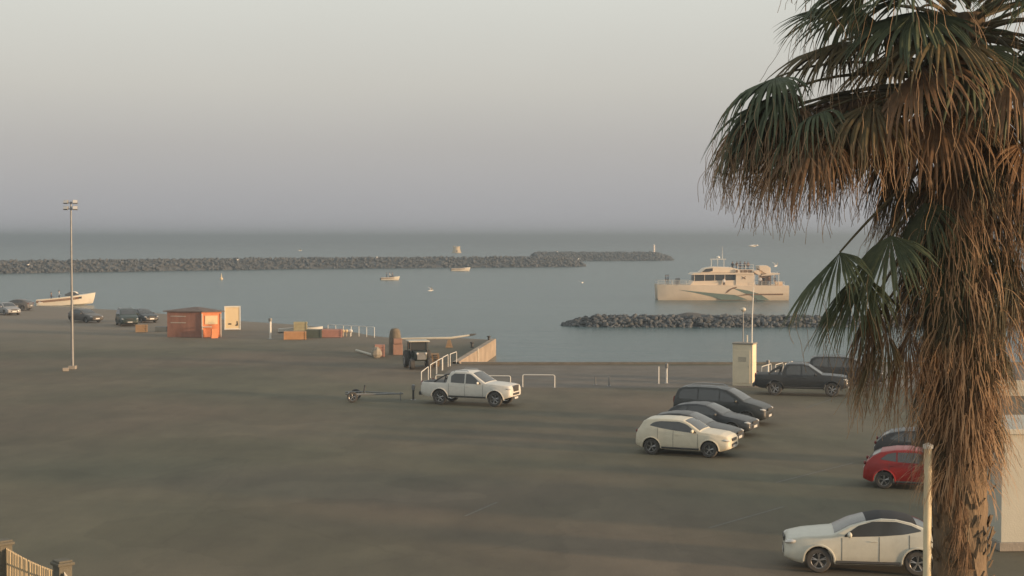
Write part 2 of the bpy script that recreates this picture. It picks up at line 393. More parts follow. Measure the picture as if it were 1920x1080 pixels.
def make_car(name, sp, pos, rz, label, cat='car', group=None, col=None, roofcol=None, simple=False):
    root = empty(name, pos, rz, label, cat, group)
    L, W, wbs, fo, Rw = sp['L'], sp['W'], sp['wb'], sp['fo'], sp['R']
    top, belt = sp['top'], sp['belt']; s1, s2 = fo, fo + wbs
    X = lambda s: fo + wbs / 2 - s           # +x is forward
    Ra = Rw * 1.19; hw0 = W / 2; clear = sp.get('clear', .22); tumble = sp.get('tumble', .32); crown = .035
    def endf(s, r0): 
        d = min(s, L - s); return 1 if d >= r0 else math.sqrt(max(0, 1 - (1 - d / r0) ** 2))
    def wid(s):
        a = hw0 * (1 - .10 * max(0, 1 - s / .75) ** 2 - .09 * max(0, 1 - (L - s) / .7) ** 2)
        return a - .13 * (1 - endf(s, .16))
    def zb(s): return clear + .14 * max(0, 1 - s / .5) ** 1.5 + .14 * max(0, 1 - (L - s) / .5) ** 1.5
    def zbot(s):
        z = zb(s)
        for c in (s1, s2):
            if abs(s - c) < Ra: z = max(z, Rw + math.sqrt(Ra * Ra - (s - c) ** 2))
        return z
    def T(s): return interp(top, s)
    def B(s): return min(interp(belt, s), T(s) - .07)
    def side(s, z):
        w_ = wid(s); zl, zh = zb(s), B(s)
        if z <= zh:
            u = (z - zl) / max(.01, zh - zl)
            fl = .025 * max(0, 1 - abs(abs(s - s1)) / .62) + .025 * max(0, 1 - abs(s - s2) / .62)
            return w_ - .05 * (u - .52) ** 2 * 3 - (.05 if u < .05 else 0) + fl * (1 - abs(u - .5))
        return w_ - .035 - tumble * (z - zh)
    def edge(s):                                  # roof-edge z and half width
        zt = T(s) - crown; rc = min(.07, (zt - B(s)) * .5); return zt, rc, side(s, zt - rc)
    def topz(s, y):
        zt, rc, yt = edge(s); yi = max(.05, yt - rc); a = min(1, abs(y) / yi); return zt + crown * (1 - a * a)
    st = set([i * L / 44 for i in range(45)] + [p[0] for p in top] + [.02, .05, .1, L - .02, L - .05, L - .1])
    for c in (s1, s2):
        for k in range(13):
            st.add(c - Ra * math.cos(math.pi * k / 12))
        st.add(c - Ra - .006); st.add(c + Ra + .006)
    st = sorted(x for x in st if 0 <= x <= L)
    st = [x for i, x in enumerate(st) if i == 0 or x - st[i - 1] > .004]
    rows = []
    for s in st:
        z0 = zbot(s); z1 = B(s); half = [(side(s, z0) - .16, z0), (side(s, z0), z0)]
        for k in range(1, 7):
            z = lerp(z0, z1, k / 6); half.append((side(s, z) if k < 6 else side(s, z1), z))
        zt, rc, yt = edge(s)
        for k in range(1, 4):
            z = lerp(z1, zt - rc, k / 3); half.append((side(s, max(z, z1 + .001)), z))
        for a in (35, 65, 90): half.append((yt - rc + rc * math.cos(R(a)), zt - rc + rc * math.sin(R(a))))
        yi = yt - rc
        for k in (.66, .33): half.append((yi * k, zt + crown * (1 - k * k)))
        ring = [(X(s), -y, z) for y, z in half] + [(X(s), 0, zt + crown)] + [(X(s), y, z) for y, z in half[::-1]]
        rows.append(ring)
    b = MB(); n = len(rows[0]); b.quadgrid(rows, 0, closed=True)
    for i in range(len(rows) - 1): b.m[i * n + n - 1] = 1        # underside
    b.f.append(tuple(range(n))); b.m.append(0); e = (len(rows) - 1) * n; b.f.append(tuple(range(e, e + n))[::-1]); b.m.append(0)
    # sill cladding and door shuts
    pa = paint(name + '_paint', col) if not isinstance(col, bpy.types.Material) else col
    for sy in (-1, 1):
        for s in sp.get('doors', []):
            z0, z1 = zb(s) + .12, B(s)
            b.tube([(X(s + .0), sy * (side(s, lerp(z0, z1, k / 6)) + .001), lerp(z0, z1, k / 6)) for k in range(7)], .008, 4, 1)
        ds = sp.get('doors', [1, 2]); sa, sb = s1 + Ra + .05, s2 - Ra - .05
        for off in (0,):
            b.tube([(X(lerp(sa, sb, k / 8)), sy * (side(lerp(sa, sb, k / 8), zb(2) + .06)), zb(2) + .07) for k in range(9)], .045, 6, 1)
    b.build('body', [pa, M['dark']], root, smooth=True)
    # arches
    for c in (s1, s2):
        for sy in (-1, 1):
            ar = MB(); pts = []
            for k in range(15):
                a = math.pi * (-.02 + 1.04 * k / 14); s = c - (Ra + .015) * math.cos(a); z = Rw + (Ra + .015) * math.sin(a)
                pts.append((X(s), sy * (side(s, min(z, B(s))) + .005), z))
            ar.tube(pts, .03 if not sp.get('clad') else .05, 5)
            ar.build('wheel_arch', pa if not sp.get('clad') else M['dark'], root, smooth=True)
    if roofcol:
        r0, r1 = sp['roof']; rf = MB(); rr = []
        for k in range(15):
            s = lerp(r0, r1, k / 14); zt, rc, yt = edge(s); rr.append([(X(s), yt * u * .985, topz(s, yt * u) + .006 if abs(u) < .95 else zt - rc * .4) for u in (-1, -.9, -.6, -.3, 0, .3, .6, .9, 1)])
        rf.quadgrid(rr); rf.build('roof', roofcol, root, smooth=True)
    # glass
    def sidewin(poly_lo, poly_hi, sy, nm='side_window'):
        g = MB(); rr = []; a, c = max(poly_lo[0][0], poly_hi[0][0]), min(poly_lo[-1][0], poly_hi[-1][0])
        for k in range(17):
            s = lerp(a, c, k / 16); z0, z1 = interp(poly_lo, s), interp(poly_hi, s)
            rr.append([(X(s), sy * (side(s, lerp(z0, z1, j / 4)) + .007), lerp(z0, z1, j / 4)) for j in range(5)])
        g.quadgrid(rr); g.build(nm, M['glass'], root, smooth=True)
    for win in sp['win']:
        for sy in (-1, 1): sidewin(win[0], win[1], sy)
    def topwin(nm, a, c, k0=.92, k1=.92):
        g = MB(); rr = []; ss = sorted(set([lerp(a, c, k / 10) for k in range(11)] + [p[0] for p in top if a < p[0] < c]))
        for s in ss:
            zt, rc, yt = edge(s); kk = lerp(k0, k1, (s - a) / (c - a)); rr.append([(X(s), (yt - rc) * u * kk, topz(s, (yt - rc) * u * kk) + .008) for u in (-1, -.7, -.35, 0, .35, .7, 1)])
        g.quadgrid(rr); g.build(nm, M['glass'], root, smooth=True)
    topwin('windscreen', *sp['ws'])
    if 'rw' in sp: topwin('rear_window', *sp['rw'])
    for sx, sy in ((s1, -1), (s1, 1), (s2, -1), (s2, 1)):
        wheel(root, X(sx), sy * (wid(sx) - .13 + .015), Rw, .21, sy, sp.get('spokes', 5))
    hz_ = sp.get('hl', .68)
    for sy in (-1, 1):
        m = MB(); m.ell((0, 0, 0), (.34, .26, .13), 12, 8); h = m.build('headlight', M['lamp'], root, smooth=True)
        h.location = (X(.17), sy * (wid(.17) - .14), hz_); h.rotation_euler = (0, .15, -sy * .5)
        m = MB(); m.ell((0, 0, 0), (.1, .22, .15) if not sp.get('tallrl') else (.12, .16, .4), 10, 8); h = m.build('tail_light', M['red_lamp'], root, smooth=True)
        h.location = (X(L - .07), sy * (wid(L - .07) - .1), sp.get('tl', .85))
        m = MB(); sm = sp['mir']; m.ell((0, 0, 0), (.13, .24, .16), 10, 8); m.tube([(0, -sy * .2, -.05), (0, 0, 0)], .025, 6)
        h = m.build('wing_mirror', sp.get('mirmat', pa), root, smooth=True); h.location = (X(sm), sy * (side(sm, B(sm) + .08) + .16), B(sm) + .1)
        for s in sp.get('handles', []):
            m = MB(); z = B(s) - .12; m.tube([(X(s) - .09, sy * (side(s, z) + .02), z), (X(s) + .09, sy * (side(s, z) + .02), z)], .014, 6)
            m.build('door_handle', pa, root, smooth=True)
    fw = wid(.0)
    g = MB(); g.box((X(-.004), 0, hz_ - .0), (.03, fw * 1.05, sp.get('gh', .12))); 
    g.box((X(-.004), 0, clear + .26), (.03, fw * 1.3, .12)); g.build('grille', M['dark'], root, bevel=.01)
    p = MB(); p.box((X(-.022), 0, .46), (.012, .5, .11)); p.build('number_plate', M['plate'], root)
    p = MB(); p.box((X(L + .008), 0, sp.get('rpz', .62)), (.012, .5, .11)); p.build('number_plate', M['plate'], root)
    if sp.get('rails'):
        rl = MB(); a, c = sp['rails']
        for sy in (-1, 1): rl.tube([(X(lerp(a, c, k / 8)), sy * (edge(lerp(a, c, k / 8))[2] - .08), edge(lerp(a, c, k / 8))[0] + (.07 if 0 < k < 8 else .0)) for k in range(9)], .018, 6)
        rl.build('roof_rail', M['chrome'], root, smooth=True)
    return root, X, side, edge, topz
JUKE = dict(L=4.13, W=1.77, wb=2.53, fo=.85, R=.34, clear=.26, hl=.74, tl=.98, spokes=5, clad=False, mir=1.55,
    top=[(0, .68), (.04, .82), (.14, .93), (.4, 1.01), (.9, 1.06), (1.25, 1.1), (1.72, 1.4), (2.02, 1.53), (2.5, 1.57), (3.1, 1.57), (3.62, 1.53), (3.76, 1.45), (3.94, 1.16), (4.06, 1.02), (4.1, .8), (4.13, .6)],
    belt=[(0, .6), (.8, .92), (1.3, .98), (2.3, 1.04), (3.1, 1.14), (3.6, 1.16), (4.13, .9)],
    win=[([(1.42, 1.0), (2.3, 1.07), (3.1, 1.17), (3.45, 1.24)], [(1.42, 1.04), (1.85, 1.34), (2.2, 1.44), (3.0, 1.44), (3.3, 1.38), (3.45, 1.26)])],
    ws=(1.3, 1.96), rw=(3.7, 3.93), doors=[1.35, 2.42, 3.1], handles=[2.25], roof=(2.05, 3.6))
CHR = dict(L=4.36, W=1.8, wb=2.64, fo=.93, R=.345, clear=.25, hl=.82, tl=.98, spokes=5, mir=1.75,
    top=[(0, .7), (.04, .84), (.14, .93), (.5, 1.01), (1.0, 1.06), (1.3, 1.09), (1.78, 1.34), (2.2, 1.47), (2.6, 1.55), (3.0, 1.54), (3.4, 1.46), (3.8, 1.3), (4.1, 1.14), (4.25, 1.05), (4.32, .85), (4.36, .6)],
    belt=[(0, .6), (1.0, .92), (1.5, .98), (2.6, 1.04), (3.2, 1.1), (3.8, 1.14), (4.36, .9)],
    win=[([(1.62, 1.01), (2.6, 1.06), (3.2, 1.12), (3.65, 1.22)], [(1.62, 1.06), (2.0, 1.32), (2.4, 1.44), (3.0, 1.45), (3.4, 1.36), (3.65, 1.25)])],
    ws=(1.35, 2.2), rw=(3.55, 4.1), doors=[1.55, 2.55, 3.35], handles=[2.4], roof=(2.2, 3.55))
HATCH = dict(L=4.25, W=1.78, wb=2.6, fo=.88, R=.32, clear=.2, hl=.66, tl=.92, mir=1.62,
    top=[(0, .55), (.05, .68), (.2, .78), (.6, .88), (1.1, .96), (1.3, 1.0), (1.8, 1.26), (2.2, 1.42), (2.6, 1.47), (3.1, 1.45), (3.6, 1.36), (3.9, 1.2), (4.1, 1.0), (4.2, .8), (4.25, .55)],
    belt=[(0, .55), (1.0, .84), (1.4, .9), (3.0, .98), (4.25, .95)],
    win=[([(1.5, .95), (2.5, .98), (3.0, 1.0)], [(1.5, .97), (1.9, 1.22), (2.3, 1.34), (3.0, 1.34)]), ([(3.06, 1.01), (3.6, 1.07)], [(3.06, 1.34), (3.35, 1.28), (3.6, 1.1)])],
    ws=(1.36, 2.15), rw=(3.62, 4.05), doors=[1.45, 2.5, 3.3], handles=[2.35, 3.2], roof=(2.2, 3.6))
MPV = dict(L=4.75, W=1.86, wb=2.85, fo=.95, R=.33, clear=.22, hl=.78, tl=1.1, tallrl=True, mir=1.45,
    top=[(0, .6), (.05, .8), (.2, .95), (.6, 1.08), (1.05, 1.18), (1.6, 1.52), (2.0, 1.72), (2.5, 1.8), (3.5, 1.82), (4.3, 1.78), (4.5, 1.66), (4.65, 1.3), (4.72, 1.0), (4.75, .6)],
    belt=[(0, .6), (.8, 1.0), (1.3, 1.08), (4.75, 1.14)],
    win=[([(1.4, 1.12), (2.3, 1.14)], [(1.4, 1.16), (1.9, 1.5), (2.3, 1.64)]), ([(2.36, 1.14), (3.4, 1.16)], [(2.36, 1.65), (3.4, 1.68)]), ([(3.46, 1.17), (4.4, 1.2)], [(3.46, 1.68), (4.2, 1.64), (4.4, 1.5)])],
    ws=(1.12, 1.95), rw=(4.45, 4.66), doors=[1.35, 2.35, 3.4], handles=[2.2, 2.5], rails=(2.3, 4.2), roof=(2, 4.3))
PICK = dict(L=5.37, W=1.9, wb=3.27, fo=.9, R=.41, clear=.42, hl=.98, tl=1.1, tallrl=True, gh=.34, clad=False, mir=1.85, tumble=.22, spokes=6, rpz=.75,
    top=[(0, .85), (.04, 1.05), (.12, 1.16), (.4, 1.21), (1.0, 1.26), (1.45, 1.28), (1.95, 1.6), (2.25, 1.8), (2.6, 1.88), (3.3, 1.88), (3.55, 1.84), (3.7, 1.6), (3.76, 1.27), (3.85, 1.24), (5.3, 1.24), (5.34, 1.1), (5.37, .8)],
    belt=[(0, .9), (1.0, 1.12), (1.6, 1.17), (3.7, 1.2), (5.37, 1.18)],
    win=[([(1.72, 1.2), (2.62, 1.22)], [(1.72, 1.24), (2.1, 1.56), (2.35, 1.72), (2.62, 1.74)]), ([(2.7, 1.22), (3.5, 1.25)], [(2.7, 1.74), (3.3, 1.74), (3.5, 1.6)])],
    ws=(1.5, 2.25), rw=(3.6, 3.74), doors=[1.6, 2.66, 3.62], handles=[2.5, 3.4], roof=(2.3, 3.5), rails=(2.5, 3.4))
def H(px, py, rz): return G(px, py), rz
def between(p, q):     # centre and heading of a car from the ground points of its near-side wheels, rear p to front q
    return
def put(spec, rear, front, width_off=None, heading=None):
    """rear/front: pixels where the near-side tyres touch the ground"""
    a, b = G(*rear), G(*front); d = (b - a); d.z = 0; h = math.atan2(d.y, d.x) if heading is None else heading
    mid = (a + b) / 2; nrm = Vector((-math.sin(h), math.cos(h), 0))
    if nrm.y < 0: nrm = -nrm
    return (mid + nrm * (spec['W'] / 2 - .12)), h
def pickup(pos, h, col, label, cat='pickup truck'):
    root, X, side, edge, topz = make_car('pickup_truck', PICK, pos, h, label, cat, col=col)
    m = MB(); rr = []
    for k in range(9):
        s = lerp(3.84, 5.24, k / 8); yt = edge(s)[2] - .1; rr.append([(X(s), yt * u, topz(s, yt * u) + .012) for u in (-1, -.5, 0, .5, 1)])
    m.quadgrid(rr); m.build('bed_cover', M['dark'], root)
    m = MB()
    for sy in (-1, 1):
        m.tube([(X(4.55), sy * .78, 1.24), (X(4.1), sy * .74, 1.52), (X(3.82), sy * .7, 1.66)], .04, 8)
        m.tube([(X(3.95), sy * .76, 1.24), (X(3.86), sy * .7, 1.62)], .035, 8)
    m.tube([(X(3.86), -.7, 1.64), (X(3.86), .7, 1.64)], .04, 8)
    m.build('roll_bar', M['dark'], root, smooth=True)
    m = MB(); m.box((X(5.42), 0, .58), (.14, 1.6, .2)); m.build('rear_bumper', M['dark'], root, bevel=.03)
    return root
# white pickup by the white hoops
pos, h = put(PICK, (824, 758), (930, 763), heading=R(-21))
pickup(pos, h, paint('truck_white', (.66, .65, .6)), 'white double-cab pickup truck with dark bed cover parked by the white hoop rails')
pos, h = put(JUKE, (1221, 852), (1332, 858), heading=R(-23))
make_car('parked_car', JUKE, pos, h, 'small cream white crossover car, nearest of the row facing right', col=(.68, .63, .5))
pos, h = put(CHR, (1707, 1079), (1527, 1073))
make_car('parked_car', CHR, pos + Vector((.15, 0, 0)), h, 'white coupe-shaped crossover with black roof in the bottom right foreground', col=(.58, .57, .49), roofcol=mat('black_roof', (.03, .03, .032), .7, spec=.25))
pos, h = put(HATCH, (1232, 836), (1345, 838), heading=R(-24))
make_car('parked_car', HATCH, pos, h, 'low dark grey car parked tight behind the cream crossover', col=(.045, .048, .05))
pos, h = put(HATCH, (1262, 808), (1368, 824), heading=R(-26))
hc = make_car('parked_car', dict(HATCH), pos + Vector((.2, 0, 0)), h, 'slate grey hatchback with curved roof between the van-like car and the low dark car', col=(.045, .05, .055))
pos, h = put(MPV, (1288, 790), (1408, 800), heading=R(-24))
make_car('parked_car', MPV, pos, h, 'tall dark people carrier with long flat roof in front of the white cabinet', col=(.036, .04, .04))
pos, h = put(PICK, (1457, 741), (1556, 744), heading=R(-14))
pickup(pos, h, paint('truck_black', (.034, .037, .04)), 'black double-cab pickup truck parked beside the palm by the quay railings')
pos, h = put(MPV, (1540, 722), (1632, 724), heading=R(-12))
make_car('parked_car', MPV, pos, h, 'dark grey car half hidden behind the black pickup and the palm', col=(.03, .032, .034))
pos, h = put(HATCH, (1652, 918), (1765, 920), heading=R(-17))
make_car('parked_car', HATCH, pos + Vector((.35, 0, 0)), h, 'red hatchback parked behind the palm trunk', col=(.30, .014, .012))
pos, h = put(HATCH, (1676, 876), (1774, 876), heading=R(-17))
make_car('parked_car', HATCH, pos + Vector((.25, 0, 0)), h, 'black car parked just beyond the red hatchback', col=(.03, .03, .032))
# far left vehicles
make_car('parked_car', HATCH, G(14, 590), R(-50), 'silver hatchback at the left edge of the far quay', col=(.3, .3, .3))
make_car('parked_car', HATCH, G(30, 582), R(172), 'dull grey car just right of the silver hatchback on the far quay', col=(.12, .115, .11))
make_car('parked_car', HATCH, G(160, 604), R(-38), 'grey-brown car beside the floodlight mast on the far quay', col=(.1, .09, .08))
make_car('parked_car', MPV, G(238, 610), R(-68), 'dark green boxy car on the far quay, left of the wooden crate', col=(.03, .045, .035))
make_car('parked_car', HATCH, G(268, 604), R(-50), 'dark car immediately right of the boxy dark green car', col=(.03, .033, .035))
# ---------------- street furniture ----------------
def hoop(p, q, h, label, r=.03, group='white hoop rails along the quay', mid=None):
    p, q = Vector(p), Vector(q); up = Vector((0, 0, h)); d = (q - p).normalized() * .09; c = Vector((0, 0, .09))
    root = empty('hoop_rail', (p + q) / 2, 0, label, 'railing', group)
    o = (p + q) / 2; m = MB()
    m.tube([p - o, p - o + up - c, p - o + up - c * .3 + d * .3, p - o + up + d, q - o + up - d, q - o + up - c * .3 - d * .3, q - o + up - c, q - o], r, 8)
    m.build('rail', M['white'], root, smooth=True)
    f = MB()
    for v in (p - o, q - o): f.box((v.x, v.y, .01), (.14, .14, .02))
    f.build('base_plate', M['steel'], root)
L1 = [((790, 724), (803, 713), 'white hoop rail at the tail of the white pickup'), ((807, 709), (818, 702), 'second white hoop rail going out from the pickup tail'),
      ((819, 701), (829, 695), 'third white hoop rail going out from the pickup tail'), ((830, 694), (840, 688), 'fourth white hoop rail, second from the water'),
      ((844, 687), (856, 682), 'last white hoop rail of the receding line, at the water')]
for a, b, l in L1: hoop(G(*a), G(*b), .88, l)
for a, b, l in [((817, 727), (880, 728), 'white hoop rail behind the bed and cab of the white pickup'), ((893, 728), (957, 729), 'white hoop rail behind the bonnet of the white pickup'),
                ((980, 726), (1040, 727), 'white hoop rail standing free, right of the white pickup')]: hoop(G(*a), G(*b), .78, l)
for a, b, l in [((1428, 712), (1446, 706), 'pale hoop rail just right of the white cabinet'), ((1454, 708), (1468, 704), 'pale hoop rail nearest the black pickup bed'),
                ((1472, 706), (1486, 701), 'pale hoop rail rising over the black pickup cab')]: hoop(G(*a), G(*b), .85, l, .025)
def post(name, p, h, r, label, m='white', cap=False, cat='post'):
    root = empty(name, p, 0, label, cat); b = MB(); b.tube([(0, 0, 0), (0, 0, h)], r, 10); b.build('shaft', M[m], root, smooth=True)
    if cap:
        c = MB(); c.lathe([(r * 1.5, h - .28), (r * 1.7, h - .22), (r * 1.7, h), (.01, h + .05)], n=12, caps=True); c.build('cap', M['steel'], root, smooth=True)
    c = MB(); c.box((0, 0, .015), (r * 5, r * 5, .03)); c.build('base_plate', M['steel'], root)
post('post', G(1235, 720), 1.1, .035, 'thin white post, left one of the pair on the quay edge')
post('post', G(1250, 719), 1.25, .06, 'stout white post with grey cap, right one of the pair on the quay edge', cap=True)
post('post', G(1440, 705), 1.05, .07, 'thick pale post with cap standing behind the white cabinet', cap=True)
post('post', G(507, 636), 1.9, .1, 'pale marker post on the far quay between the white cabinet and the crates', cap=True)
post('post', G(775, 750), .85, .06, 'short dark post behind the white pickup tail', m='dark', cap=True)
post('post', G(1116, 722), .5, .05, 'short dull stub post on the quay, nearer the free-standing hoop rail', m='steel')
post('post', G(1142, 724), .6, .05, 'short dull stub post on the quay, right-hand one of the low pair', m='steel')
# control cabinet
p = G(1392, 724); cab = empty('utility_cabinet', p, R(-24), 'tall cream utility cabinet on the quay edge with a mast on its roof', 'cabinet')
M['cream'] = mat('cream_render', (.78, .68, .50), .75, var=.1, scale=1.2, bump=.25, bscale=9)
m = MB(); m.box((0, .45, 1.3), (1.28, .9, 2.6)); m.build('housing', M['cream'], cab, bevel=.03)
m = MB(); m.box((0, .45, 2.64), (1.38, 1.0, .09)); m.build('roof_slab', M['concrete'], cab, bevel=.02)
m = MB(); m.box((-.02, -.012, 1.2), (1.0, .03, 2.05)); dr = m.build('door', M['cream'], cab, bevel=.01)
m = MB(); m.tube([(.38, -.03, 1.15), (.38, -.07, 1.15), (.38, -.07, 1.3), (.38, -.03, 1.3)], .012, 6); m.build('handle', M['steel'], dr)
m = MB()
for k in range(5): m.box((-.02, -.03, 1.55 + k * .06), (.5, .02, .02))
m.build('vent', M['steel'], cab)
m = MB(); m.tube([(.5, .3, 2.68), (.52, .3, 4.5), (.6, .3, 6.15)], [.045, .04, .028], 8); m.build('mast', M['white'], cab, smooth=True)
m = MB(); m.tube([(.12, .6, 2.68), (.12, .6, 3.15)], .05, 8); m.build('vent_pipe', M['offwhite'], cab, smooth=True)
# lamp post behind the cabinet
q = empty('street_lamp', G(1393, 692), 0, 'slim lamp post with small round head rising behind the cream cabinet', 'street lamp')
hh = 9.2 - (583 - HOR) / F * G(1393, 692).y
m = MB(); m.tube([(0, 0, 0), (0, 0, hh)], [.05, .03], 8); m.build('pole', M['steel'], q, smooth=True)
m = MB(); m.ell((0, 0, hh + .1), (.38, .38, .3), 12, 8); m.build('lamp_head', M['offwhite'], q, smooth=True)
# floodlight mast
p = G(136, 692); q = empty('floodlight_mast', p, 0, 'tall thin grey floodlight mast with four lamps on two crossbars', 'floodlight mast')
th = 9.2 + (HOR - 378) / F * p.y
m = MB(); m.tube([(0, 0, 0), (0, 0, th)], [.11, .05], 10); m.build('pole', M['steel'], q, smooth=True)
m = MB(); m.tube([(-.42, 0, th - .1), (.42, 0, th - .1)], .035, 6); m.tube([(-.42, 0, th - .52), (.42, 0, th - .52)], .035, 6); m.build('crossbar', M['steel'], q)
for sx in (-1, 1):
    for zz in (th - .05, th - .48):
        m = MB(); m.box((0, 0, 0), (.34, .14, .26), taper=1); fl = m.build('floodlight', M['steel'], q, bevel=.02)
        fl.location = (sx * .32, -.1, zz + .02); fl.rotation_euler = (R(-28), 0, R(sx * 15))
        m = MB(); m.box((0, -.075, 0), (.3, .012, .22)); m.build('lens', M['lamp'], fl)
m = MB(); m.box((0, 0, .12), (.5, .5, .24)); m.build('footing', M['concrete'], q, bevel=.02)
q = G(123, 696); m = MB(); m.box((q.x, q.y, .12), (.42, .25, .24), rz=.3); tag(m.build('concrete_block', M['concrete'], bevel=.03), 'small pale concrete block at the foot of the floodlight mast', 'block')
# boat trailer
p = G(664, 754); q = empty('boat_trailer', p, R(6), 'empty low boat trailer with small wheels and a long drawbar pointing at the pickup', 'trailer')
m = MB(); m.tube([(-.2, 0, .42), (.9, .1, .42), (2.75, .55, .4)], .05, 6); m.tube([(-.3, 0, .42), (-.3, 1.3, .42)], .05, 6); m.tube([(-.5, .1, .45), (.7, .1, .45)], .04, 6)
m.tube([(-.5, 1.2, .45), (.7, 1.2, .45), (2.3, .5, .42)], .04, 6); m.build('frame', M['steel'], q)
for yy in (-.12, 1.42): wheel(q, -.1 if yy < 0 else .1, yy, .3, .18, -1 if yy < 0 else 1)
m = MB(); m.tube([(.55, .1, .45), (.6, .2, .85)], .035, 6); m.tube([(.55, 1.1, .45), (.6, 1.0, .85)], .035, 6); m.build('hull_support', M['dark'], q)
m = MB(); m.tube([(2.6, .52, 0), (2.6, .52, .5)], .03, 6); m.build('jockey_stand', M['steel'], q)
# ---------------- far quay objects ----------------
M['kiosk'] = mat('kiosk_red_boards', (.33, .155, .105), .75, var=.2, scale=2.2, stretch=(1, 1, .3))
M['orange'] = mat('orange_boards', (.75, .26, .11), .7, var=.12, scale=2)
M['roof'] = mat('grey_roof_sheet', (.16, .125, .11), .8, var=.2)
M['board'] = mat('cream_board', (.72, .58, .36), .6, var=.05)
corner = G(378, 633)                 # near corner between the dull wall and the sunny orange front
k_ = empty('kiosk', corner, R(-12), 'red timber kiosk with dark hipped roof, orange front and cream board', 'kiosk')
def rel(v, o, rz): return Matrix.Rotation(-rz, 3, 'Z') @ (v - o)
a0 = (-3.4, 0); a1 = (0, 0); a2 = (1.55, .95); a3 = (-1.9, 3.4); Hk = 2.35
m = MB(); b0 = [(x, y, 0) for x, y in (a0, a1, a2, a3)]
m.quadgrid([[(x, y, 0.01) for x, y in (a0, a1, a2, a3)], [(x, y, Hk) for x, y in (a0, a1, a2, a3)]], closed=True); m.f.append((4, 5, 6, 7)); m.m.append(0)
m.build('wall', M['kiosk'], k_)
cx, cy = sum(v[0] for v in (a0, a1, a2, a3)) / 4, sum(v[1] for v in (a0, a1, a2, a3)) / 4
m = MB(); o1 = [(cx + (x - cx) * 1.14, cy + (y - cy) * 1.14) for x, y in (a0, a1, a2, a3)]
o2 = [(cx + (x - cx) * .12, cy + (y - cy) * .12) for x, y in (a0, a1, a2, a3)]
m.quadgrid([[(x, y, Hk + .002) for x, y in o1], [(x, y, Hk + .1) for x, y in o1], [(x, y, Hk + .42) for x, y in o2]], closed=True); m.f.append((8, 9, 10, 11)); m.m.append(0); m.f.append((3, 2, 1, 0)); m.m.append(0)
m.build('roof', M['roof'], k_)
fa = math.atan2(.95, 1.55); fl = math.hypot(1.55, .95); FM = Matrix.Translation((0, 0, 0)) @ Matrix.Rotation(fa, 4, 'Z')
m = MB(); m.box((fl / 2, -.03, 1.17), (fl, .05, 2.3), M=FM); m.build('front_panel', M['orange'], k_)
m = MB(); m.box((fl / 2 - .02, -.09, 1.62), (1.15, .05, .8), M=FM); m.build('menu_board', M['board'], k_)
m = MB(); 
for x in (.04, fl - .06): m.box((x, -.1, 1.1), (.08, .08, 2.2), M=FM)
m.build('door_post', M['offwhite'], k_)
m = MB(); m.box((.42, -.3, 1.0), (.9, .5, .06), M=FM); m.tube([FM @ Vector((.02, -.5, 0)), FM @ Vector((.02, -.5, 1.0))], .035, 6); m.build('counter', M['offwhite'], k_)
m = MB()
for z in (1.95, 1.35): m.box((-2.3, -.02, z), (1.5, .03, .06))
m.build('trim_board', M['offwhite'], k_)
q = G(402, 634); m = MB(); m.box((q.x, q.y, .42), (.62, .3, .84), rz=R(25), taper=.8)
tag(m.build('sandwich_board', M['orange'], bevel=.02), 'small orange board standing in front of the kiosk front panel', 'sandwich board')
# white cabinet sign
q = empty('display_board', G(436, 619), R(12), 'sunlit cream notice cabinet with two small dark marks near its foot', 'notice board')
m = MB(); m.box((0, .2, 1.22), (1.58, .45, 2.36)); m.build('cabinet', M['board'], q, bevel=.03)
m = MB()
for x in (-.74, .74): m.box((x, -.05, 1.22), (.1, .06, 2.36))
for z in (.12, 2.33): m.box((0, -.055, z), (1.36, .06, .1))
m.build('frame', M['white'], q)
m = MB(); m.prism([(-.42, .55), (-.12, .55), (-.1, .68), (-.4, .7)], -.035, -.05); m.prism([(.25, .45), (.42, .62), (.4, .9), (.5, .9), (.56, .5), (.45, .42)], -.035, -.05); m.build('printed_mark', M['dark'], q)
def crate(px, py, w_, d_, h_, m, label, rz=0.0, cat='crate', name='crate', z=0.0):
    q = empty(name, G(px, py) + Vector((0, 0, z)), rz, label, cat); b = MB()
    b.box((0, d_ / 2, h_ / 2), (w_ * .96, d_ * .96, h_ * .97)); b.build('shell', m, q)
    s = MB()
    for k in range(4):
        zz = h_ * (k + .5) / 4; s.box((0, -.0, zz), (w_, .05, h_ * .17)); s.box((w_ / 2, d_ / 2, zz), (.05, d_, h_ * .17))
    for x in (-w_ / 2 + .05, w_ / 2 - .05): s.box((x, -.04, h_ / 2), (.09, .04, h_))
    s.build('slat', m, q); return q
crate(265, 623, 1.1, .9, .75, M['wood'], 'brown wooden crate between the dark cars and the kiosk', .2)
crate(303, 622, 1.3, .8, .5, mat('blue_grey_plastic', (.1, .12, .13), .6), 'low blue-grey crate against the left wall of the kiosk', .1)
crate(553, 637, 2.0, 1.1, .75, mat('orange_crate', (.42, .235, .115), .7), 'wide orange crate, leftmost of the stacked goods on the far quay edge', .15)
crate(563, 626, 1.25, 1.0, 1.15, mat('olive_crate', (.34, .31, .19), .7), 'tall olive crate standing behind the wide orange crate', .1)
crate(588, 634, 1.4, 1.0, .78, mat('dark_green_crate', (.07, .09, .075), .7), 'dark green crate between the orange crate and the pink container', .05)
crate(619, 633, 2.1, 1.2, .75, mat('pink_container', (.36, .19, .155), .7), 'low faded pink container below the pale railings', .05, cat='container', name='low_container')
